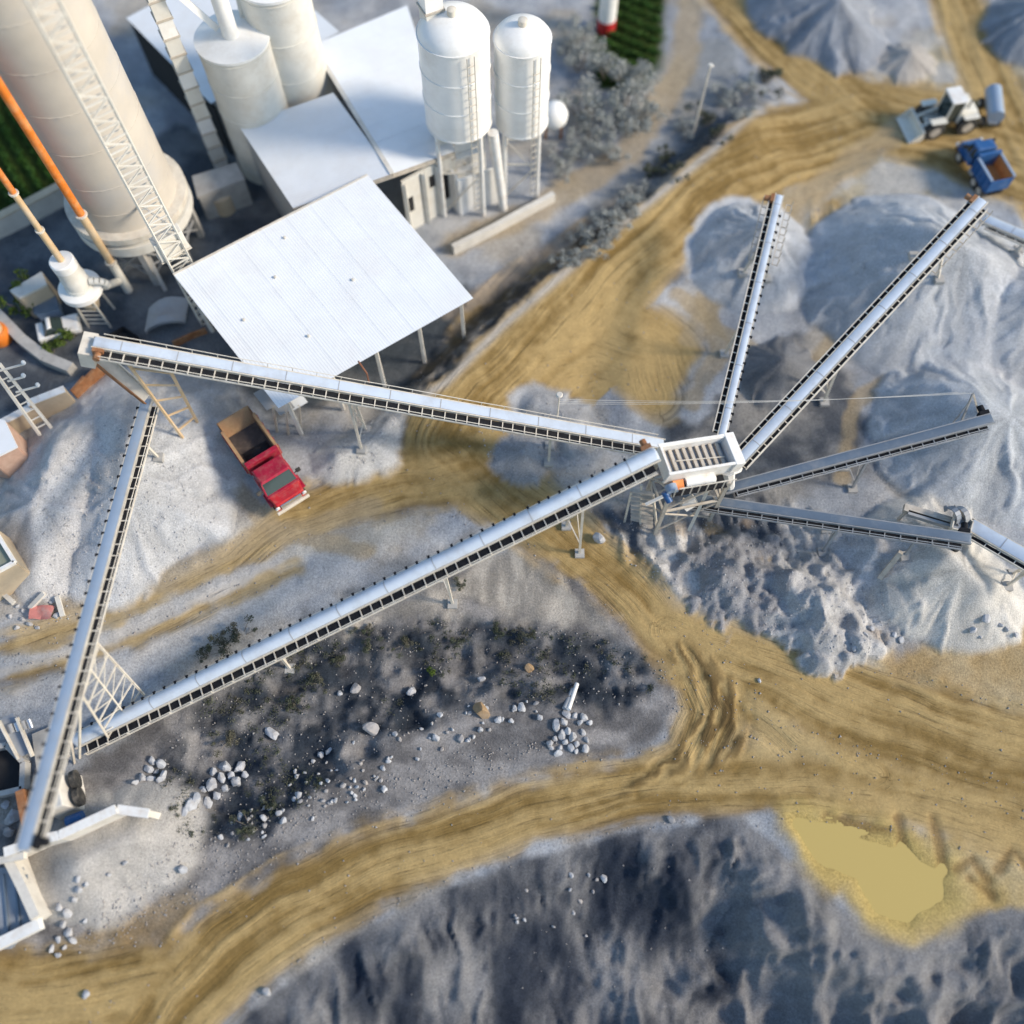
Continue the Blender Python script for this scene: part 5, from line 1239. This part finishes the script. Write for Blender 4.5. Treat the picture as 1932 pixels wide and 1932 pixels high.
# ------------------------------------------------------------------ boulders
def rock_mesh(seed, material, rough=.32):
    import bmesh
    r_ = random.Random(seed); bm = bmesh.new()
    bmesh.ops.create_icosphere(bm, subdivisions=2, radius=1)
    planes = [(Vector((r_.gauss(0, 1), r_.gauss(0, 1), r_.gauss(0, 1))).normalized(), r_.uniform(.48, .78)) for _ in range(13)]
    for v in bm.verts:
        for n_, d_ in planes:
            e = v.co.dot(n_) - d_
            if e > 0: v.co -= n_ * e * .9
        v.co *= 1 + r_.uniform(-.05, .05)
        v.co.z *= .78
    me = bpy.data.meshes.new('boulder'); bm.to_mesh(me); bm.free()
    me.materials.append(MATS[material])
    return me
ROCKS = {m_: [rock_mesh(i + k * 20, m_) for i in range(5)] for k, m_ in enumerate(('rock_white', 'rock_grey', 'rock_brown'))}
def boulder(p, r, kind, label, group, sink=.25):
    o = bpy.data.objects.new('boulder', random.choice(ROCKS[kind]))
    o.location = (p.x, p.y, p.z + r * (.78 - sink * 1.3))
    o.rotation_euler = (random.uniform(-.3, .3), random.uniform(-.3, .3), random.uniform(0, 6.28))
    o.scale = (r * random.uniform(.8, 1.25), r * random.uniform(.75, 1.1), r * random.uniform(.7, 1.05))
    col.objects.link(o)
    return tag(o, label, 'boulder', group)
# boulders that stand out singly
for (u, v, px_, kind, lab) in [
    (702, 1378, 20, 'rock_grey', 'big grey-brown upright boulder in the dark hollow'), (515, 1386, 16, 'rock_white', 'pale blue-white boulder in the dark hollow, left of the others'),
    (672, 1300, 15, 'rock_grey', 'rounded grey-brown boulder with small white one beside it'), (642, 1310, 9, 'rock_white', 'small white boulder touching a rounded grey-brown one'),
    (822, 1392, 11, 'rock_white', 'white boulder lying low in the hollow near the haul road'), (776, 1305, 11, 'rock_white', 'oval white boulder resting on brown soil in the hollow'),
    (910, 1342, 20, 'rock_brown', 'large rust-brown boulder in the middle of the hollow'), (940, 1358, 9, 'rock_white', 'white boulder just right of the large rust-brown one'),
    (985, 1336, 11, 'rock_white', 'smooth grey-white boulder right of the brown boulder'), (908, 1282, 9, 'rock_white', 'small pale boulder above the large rust-brown one'),
    (725, 1490, 8, 'rock_white', 'lone white stone on the grey strip near the haul road'), (1000, 1262, 10, 'rock_brown', 'orange-brown stone cluster piece in the upper hollow'),
    (1128, 1018, 17, 'rock_white', 'bright white block beside the road below the long conveyor'), (1432, 1284, 5, 'rock_white', 'tiny white stone beside the lower right haul road'),
    (238, 1628, 7, 'rock_white', 'white stone on the sand ramp at lower left'), (206, 1650, 6, 'rock_white', 'smaller white stone on the sand ramp at lower left'),
    (345, 1640, 11, 'rock_white', 'long pale stone at the foot of the retaining wall'), (1265, 1548, 9, 'rock_grey', 'grey stone at the lower edge of the main haul road'),
    (1140, 1658, 8, 'rock_white', 'white stone high on the dark slope below the road'), (505, 1872, 9, 'rock_white', 'single beige stone at the lower left of the dark slope'),
    (30, 1540, 20, 'rock_white', 'large blue-white rock beside the crusher at the left edge'), (20, 1570, 16, 'rock_grey', 'grey rock beside the crusher at the left edge'),
    (164, 1877, 10, 'rock_white', 'white stone alone on the mud in the lower left corner'), (12, 1520, 12, 'rock_white', 'smaller pale rock above the large one at the left edge'),
]:
    p = PG(u, v); boulder(p, px_ * mpp(p), kind, lab, None)
clusters = [
    ('pale boulder in the heap beside the road bend', 'boulder heap by the road bend', 'rock_white', [(1050, 1368), (1066, 1362), (1082, 1352), (1092, 1366), (1074, 1378), (1058, 1384), (1046, 1394), (1066, 1398), (1082, 1392), (1098, 1384), (1106, 1398), (1090, 1404), (1074, 1412), (1058, 1410), (1042, 1410), (1100, 1352), (1112, 1366), (1072, 1346), (1088, 1420), (1052, 1424), (1036, 1402), (1104, 1414)], 10, .45),
    ('bluish white rock in the row above the retaining wall', 'rocks above the retaining wall', 'rock_white', [(382, 1492), (400, 1482), (420, 1470), (436, 1462), (450, 1450), (462, 1462), (372, 1508), (392, 1512), (412, 1498), (428, 1488), (446, 1478), (362, 1520), (350, 1530), (404, 1458), (424, 1448)], 13, .3),
    ('pale rock in the clump at the left end of the dark hollow', 'rock clump left of the hollow', 'rock_white', [(290, 1432), (306, 1442), (278, 1450), (296, 1456), (312, 1462), (268, 1466), (284, 1470), (302, 1474), (256, 1478)], 11, .3),
    ('white rubble stone strewn on the bank near the sand ramp', 'rubble below the sand ramp', 'rock_white', [(118, 1745), (130, 1758), (108, 1770), (140, 1772), (122, 1788), (150, 1655), (165, 1668), (148, 1680), (112, 1710), (128, 1722), (140, 1700), (96, 1790), (110, 1800), (158, 1740)], 10, .3),
    ('broken stone in the rubble beside the green-roofed building', 'rubble by the green-roofed building', 'rock_white', [(20, 1132), (34, 1142), (46, 1150), (60, 1140), (72, 1132), (86, 1126), (98, 1140), (108, 1160), (40, 1168), (56, 1176), (30, 1186), (18, 1160), (66, 1160), (90, 1168), (74, 1186)], 7, .4),
    ('whitish rock on tan ground below the sandy cone', 'rocks below the sandy cone', 'rock_white', [(1690, 1196), (1700, 1205), (1640, 1185), (1630, 1200), (1620, 1215), (1860, 1170), (1885, 1178), (1900, 1190), (1915, 1200), (1838, 1190), (1850, 1200), (1610, 1225)], 9, .5),
]
for lab, grp, kind, pts_, px_, js in clusters:
    for u, v in pts_:
        p = PG(u + random.uniform(-3, 3), v + random.uniform(-3, 3)); boulder(p, px_ * mpp(p) * random.uniform(1 - js, 1 + js * .5), kind, lab, grp, .42)
def inside_poly(u, v, pts):
    c = False; n_ = len(pts)
    for i in range(n_):
        (x1, y1), (x2, y2) = pts[i], pts[(i + 1) % n_]
        if (y1 > v) != (y2 > v) and u < (x2 - x1) * (v - y1) / (y2 - y1) + x1: c = not c
    return c
def scatter(pts, n_, fn):
    us, vs = [p[0] for p in pts], [p[1] for p in pts]; k = 0
    while k < n_:
        u, v = random.uniform(min(us), max(us)), random.uniform(min(vs), max(vs))
        if inside_poly(u, v, pts): fn(u, v); k += 1
band = [(560, 1450), (620, 1410), (740, 1375), (880, 1330), (1010, 1320), (1040, 1345), (930, 1390), (840, 1420), (760, 1460), (640, 1530), (560, 1560), (420, 1610), (380, 1600)]
def f_(u, v):
    p = PG(u, v); boulder(p, random.choice((4, 4, 5, 5, 6, 8)) * mpp(p), random.choice(('rock_white', 'rock_white', 'rock_white', 'rock_grey')), 'small stone strewn along the lower side of the dark hollow', 'small stones along the hollow', .2)
scatter(band, 110, f_)
def f_(u, v):
    p = PG(u, v); boulder(p, random.choice((4, 5, 6)) * mpp(p), random.choice(('rock_white', 'rock_grey')), 'small stone on the dark slope below the main road', 'small stones on the dark slope', .2)
scatter([(960, 1650), (1150, 1620), (1180, 1740), (1130, 1820), (1020, 1800), (960, 1720)], 14, f_)
# pale pipe lengths by the boulder heap
for k, (a, b, mt_, lab) in enumerate((((1064, 1338), (1080, 1302), 'steel_liner', 'blue-grey pipe length beside the boulder heap'), ((1072, 1340), (1088, 1292), 'white_paint', 'longer white pipe length beside the boulder heap'))):
    a, b = PG(*a) + Vector((0, 0, .25)), PG(*b) + Vector((0, 0, .25))
    thing(MB().tube(a, b, .14, 12), 'pipe', mt_, a, lab, 'pipe', smooth=True)
# red tarpaulin scrap in the rubble
rp = PG(82, 1156); m = MB(); pts_ = [rp + Vector((.35 * i - .7, .3 * j - .5, .28 + .12 * math.sin(i * 2 + j))) for i in range(5) for j in range(4)]
m.add(pts_, [(i * 4 + j, (i + 1) * 4 + j, (i + 1) * 4 + j + 1, i * 4 + j + 1) for i in range(4) for j in range(3)])
mat('faded_red', (0.50, 0.19, 0.17), .8, .25, 2.0, .1, dirt=(0.5, 0.42, 0.38), dirt_amt=.6, dscale=1.5)
thing(m, 'plastic_sheet', 'faded_red', rp, 'faded red plastic sheet lying in the rubble at left', 'plastic sheet', smooth=True)
for k, ((u0, v0), (u1, v1), lab) in enumerate((((8, 1120), (30, 1140), 'white broken beam lying nearest the green-roofed building'), ((88, 1122), (60, 1150), 'tan broken beam lying across the rubble at left'), ((112, 1128), (122, 1165), 'pale flat board at the right end of the left rubble'))):
    a, b = PG(u0, v0) + Vector((0, 0, .3)), PG(u1, v1) + Vector((0, 0, .25))
    thing(MB().bar(a, b, .28, .2), 'broken_beam', 'pale_concrete', a, lab, 'beam')

# fine gravel and chippings: far too many to count
def chips(name, pts_list, material, size, label, cat):
    v_, f_q = [], []
    base = np.array([(1, 0, 0), (-.5, .87, 0), (-.5, -.87, 0), (0, 0, 1.1), (.3, .2, -.5)])
    tri = np.array([(0, 1, 3), (1, 2, 3), (2, 0, 3), (1, 0, 4), (2, 1, 4), (0, 2, 4)])
    for i, p in enumerate(pts_list):
        a = random.uniform(0, 6.28); s_ = size * random.uniform(.5, 1.6); ca_, sa_ = math.cos(a), math.sin(a)
        b = base * s_ * np.array([random.uniform(.7, 1.4), random.uniform(.6, 1.1), random.uniform(.5, .9)])
        v_.append(np.stack([b[:, 0] * ca_ - b[:, 1] * sa_ + p.x, b[:, 0] * sa_ + b[:, 1] * ca_ + p.y, b[:, 2] + p.z + s_ * .1], -1)); f_q.append(tri + 5 * i)
    o = np_mesh(name, np.concatenate(v_), np.concatenate(f_q), material, smooth=False)
    return tag(o, label, cat, kind='stuff')
pl = []
scatter(hollow_pts, 900, lambda u, v: pl.append(PG(u, v)))
scatter([(330, 1590), (600, 1500), (900, 1400), (1060, 1400), (900, 1470), (560, 1600), (330, 1720), (200, 1780), (120, 1760)], 700, lambda u, v: pl.append(PG(u, v)))
scatter([(900, 1640), (1200, 1580), (1420, 1560), (1500, 1640), (1300, 1900), (700, 1900)], 40, lambda u, v: pl.append(PG(u, v)))
chips('stone_chippings', pl, 'rock_grey', .065, 'pale stone chippings scattered over the dark hollow and slopes', 'chippings')
pl = []
scatter([(1150, 960), (1640, 990), (1690, 1200), (1590, 1260), (1180, 1060)], 900, lambda u, v: pl.append(PG(u, v)))
scatter([(30, 930), (200, 760), (420, 850), (400, 1050), (100, 1180)], 900, lambda u, v: pl.append(PG(u, v)))
scatter([(560, 820), (760, 780), (700, 880)], 160, lambda u, v: pl.append(PG(u, v)))
scatter([(900, 800), (1180, 760), (1180, 900), (930, 900)], 260, lambda u, v: pl.append(PG(u, v)))
chips('gravel', pl, 'rock_white', .06, 'grey gravel scattered over the yard and the rocky bench', 'gravel')

pl = []
for rd in ROADS:
    for (u0, v0, w0), (u1, v1, w1) in zip(rd[:-1], rd[1:]):
        a, b = P(u0, v0), P(u1, v1); ln = (b - a).length; nn = Vector((-(b - a).y, (b - a).x, 0)).normalized()
        for _ in range(int(ln * 5)):
            f = random.random(); w = (w0 + (w1 - w0) * f) * mpp(a) * .58
            off = random.choice((-1, 1)) * w * (1 + random.gauss(0, .10)) if random.random() < .75 else random.uniform(-w, w)
            p = a.lerp(b, f) + nn * off
            if gx[1] < p.x < gx[-2] and gy[1] < p.y < gy[-2]: pl.append(on(p[:]))
chips('road_stones', pl, 'rock_grey', .06, 'loose stones along the verges of the haul roads', 'stones')
# ------------------------------------------------------------------ vegetation
def leaf_cloud(centres, n_, size, flat=.7, seed=0):
    g_ = np.random.default_rng(seed)
    c = np.array(centres)[g_.integers(0, len(centres), n_)]
    d = g_.normal(size=(n_, 3)); d /= np.linalg.norm(d, axis=1)[:, None]
    p = c[:, :3] + d * (c[:, 3:4] * g_.random((n_, 1)) ** .45) * np.array([1, 1, flat])
    nrm = d + g_.normal(size=(n_, 3)) * .6; nrm /= np.linalg.norm(nrm, axis=1)[:, None]
    t = np.cross(nrm, g_.normal(size=(n_, 3))); t /= np.linalg.norm(t, axis=1)[:, None]
    b = np.cross(nrm, t); s_ = size * g_.uniform(.5, 1.5, (n_, 1))
    v_ = np.stack([p - t * s_, p + b * s_ * .5, p + t * s_, p - b * s_ * .5], 1).reshape(-1, 3)
    return v_, np.arange(4 * n_).reshape(-1, 4)
def make_shrub(seed, leaf, nl=420, size=.11, blobs=9, r=.45):
    g_ = random.Random(seed)
    cs = [(g_.gauss(0, .45), g_.gauss(0, .45), .35 + abs(g_.gauss(0, .35)), r * g_.uniform(.5, 1.1)) for _ in range(blobs)]
    v_, f_q = leaf_cloud(cs, nl, size, .8, seed)
    fo = np_mesh('foliage', v_, f_q, leaf, smooth=False)
    m = MB()
    for c in cs: m.tube((c[0] * .15, c[1] * .15, -.15), (c[0], c[1], c[2]), .035, 5, .012)
    st = m.build('stems', 'bark')
    col.objects.unlink(fo); col.objects.unlink(st)
    return fo.data, st.data
SHR = {'dusty': [make_shrub(i, 'dusty_leaf', 1900, .05, 12) for i in range(3)], 'scrub': [make_shrub(10 + i, 'scrub_leaf', 900, .065) for i in range(3)], 'green': [make_shrub(20 + i, 'green_leaf', 520, .09) for i in range(2)]}
def shrub(u, v, s_, kind, label, group, name='shrub', cat='shrub', zs=1.0):
    p = PG(u, v); fo, st = random.choice(SHR[kind])
    o = empty(name, p, label, cat, group); o.rotation_euler = (0, 0, random.uniform(0, 6.28)); o.scale = (s_, s_, s_ * zs)
    for nm, me in (('crown' if cat == 'tree' else 'foliage', fo), ('trunk' if cat == 'tree' else 'stems', st)):
        c = bpy.data.objects.new(nm, me); col.objects.link(c); c.parent = o
    return o
shrub(62, 584, 1.5, 'green', 'bright green garden tree beside the low tan hut', None, 'tree', 'tree', 1.2)
shrub(128, 640, 1.1, 'green', 'dark green shrub beside the small white car', None)
shrub(818, 1268, .45, 'green', 'small yellow-green bush in the middle of the dark hollow', None)
shrub(98, 668, .8, 'green', 'low green shrub just inside the curved kerb', None)
for u, v, s_ in [(1100, 455), (1130, 440), (1120, 480), (1160, 420), (1185, 395), (1090, 490), (1150, 455)] and [(1100, 455, .9), (1130, 440, 1.1), (1120, 482, .8), (1160, 420, 1.0), (1185, 395, 1.1), (1090, 492, .7), (1150, 458, .8), (1205, 372, .9), (1060, 500, .7)]:
    shrub(u, v, s_, 'dusty', 'dust-grey shrub on the bank left of the upper haul road', 'dusty shrubs on the road bank')
for u, v, s_ in [(1150, 150, 1.7), (1180, 205, 1.9), (1200, 165, 1.6), (1165, 245, 1.5), (1215, 235, 1.4), (1105, 225, 1.8), (1098, 130, 1.7), (1085, 95, 1.6), (1115, 275, 1.3), (1085, 300, 1.2), (1150, 300, 1.1), (1060, 330, 1.0)]:
    shrub(u, v, s_, 'dusty', 'dust-grey tree in the clump beyond the domed silos', 'dusty trees beyond the silos', 'tree', 'tree', 1.3)
for u, v, s_ in [(1290, 250, 1.0), (1330, 225, 1.1), (1370, 195, 1.2), (1410, 175, 1.2), (1440, 160, 1.3), (1350, 260, .8), (1395, 225, .9), (1255, 300, .9), (1230, 330, 1.0), (1270, 330, .8)]:
    shrub(u, v, s_, random.choice(('dusty', 'scrub')), 'grey-green shrub on the verge between upper haul roads', 'verge shrubs at the top')
for u, v, s_ in [(868, 1105, .5), (860, 1210, .6), (940, 1195, .6), (700, 1225, .6), (420, 1215, .9), (455, 1200, .8), (395, 1235, .7), (640, 1240, .6), (760, 1215, .6), (560, 1330, .7), (600, 1290, .7), (1000, 1200, .5), (470, 1560, .7), (510, 1520, .6), (430, 1395, .7), (690, 1190, .5)]:
    shrub(u, v, s_, 'scrub', 'dark scrub bush along the long conveyor and hollow', 'scrub bushes of the hollow')
# mass of low scrub in the hollow
cs = []
def f_(u, v):
    if fbm(np.array([u * .012]), np.array([v * .012]), 7, 3)[0] > .47:
        p = PG(u, v); cs.append((p.x, p.y, p.z + .05, random.uniform(.18, .42)))
scatter(hollow_pts, 700, f_)
v_, f_q = leaf_cloud(cs, 13000, .05, .5, 5)
tag(np_mesh('scrub', v_, f_q, 'scrub_leaf', smooth=False), 'mass of low dark scrub covering the hollow', 'scrub', kind='stuff')
# crop rows
rows_c = []
for fp, dirv in ((FIELDS[0], Vector((-.55, .83, 0))), (FIELDS[1], Vector((.86, -.5, 0)))):
    poly = px_poly(fp); cen = poly.mean(0); nv = Vector((-dirv.y, dirv.x, 0)).normalized(); dv = dirv.normalized()
    for i in range(-14, 15):
        for j in range(-90, 91):
            p = Vector((cen[0], cen[1], 0)) + nv * i * 1.15 + dv * j * .34
            ii, jj = int((p.x - gx[0]) / STEP), int((p.y - gy[0]) / STEP)
            if 0 <= ii < NX and 0 <= jj < NY and fieldm[jj, ii]: rows_c.append((p.x, p.y, zg(p.x, p.y) + .25, .36))
if rows_c:
    v_, f_q = leaf_cloud(rows_c, min(60000, len(rows_c) * 26), .13, .8, 6)
    tag(np_mesh('crop_rows', v_, f_q, 'crop_leaf', smooth=False), 'dark green crop rows in the fields beyond the works', 'crops', kind='stuff')

# look-alikes are told apart by their order from left to right
ORD = 'first second third fourth fifth sixth seventh eighth ninth tenth eleventh twelfth thirteenth fourteenth fifteenth sixteenth seventeenth eighteenth nineteenth twentieth twenty-first twenty-second twenty-third'.split()
def column(p): return CC + F * p[0] / depth(p)
by = {}
for o in col.objects:
    if o.parent is None and 'label' in o.keys() and 'group' in o.keys(): by.setdefault(o['label'], []).append(o)
for lab, os_ in by.items():
    if 1 < len(os_) <= 23:
        os_.sort(key=lambda o: column(o.location))
        for i, o in enumerate(os_): o['label'] = lab + ', ' + ('leftmost' if i == 0 else 'rightmost' if i == len(os_) - 1 else ORD[i] + ' from left')
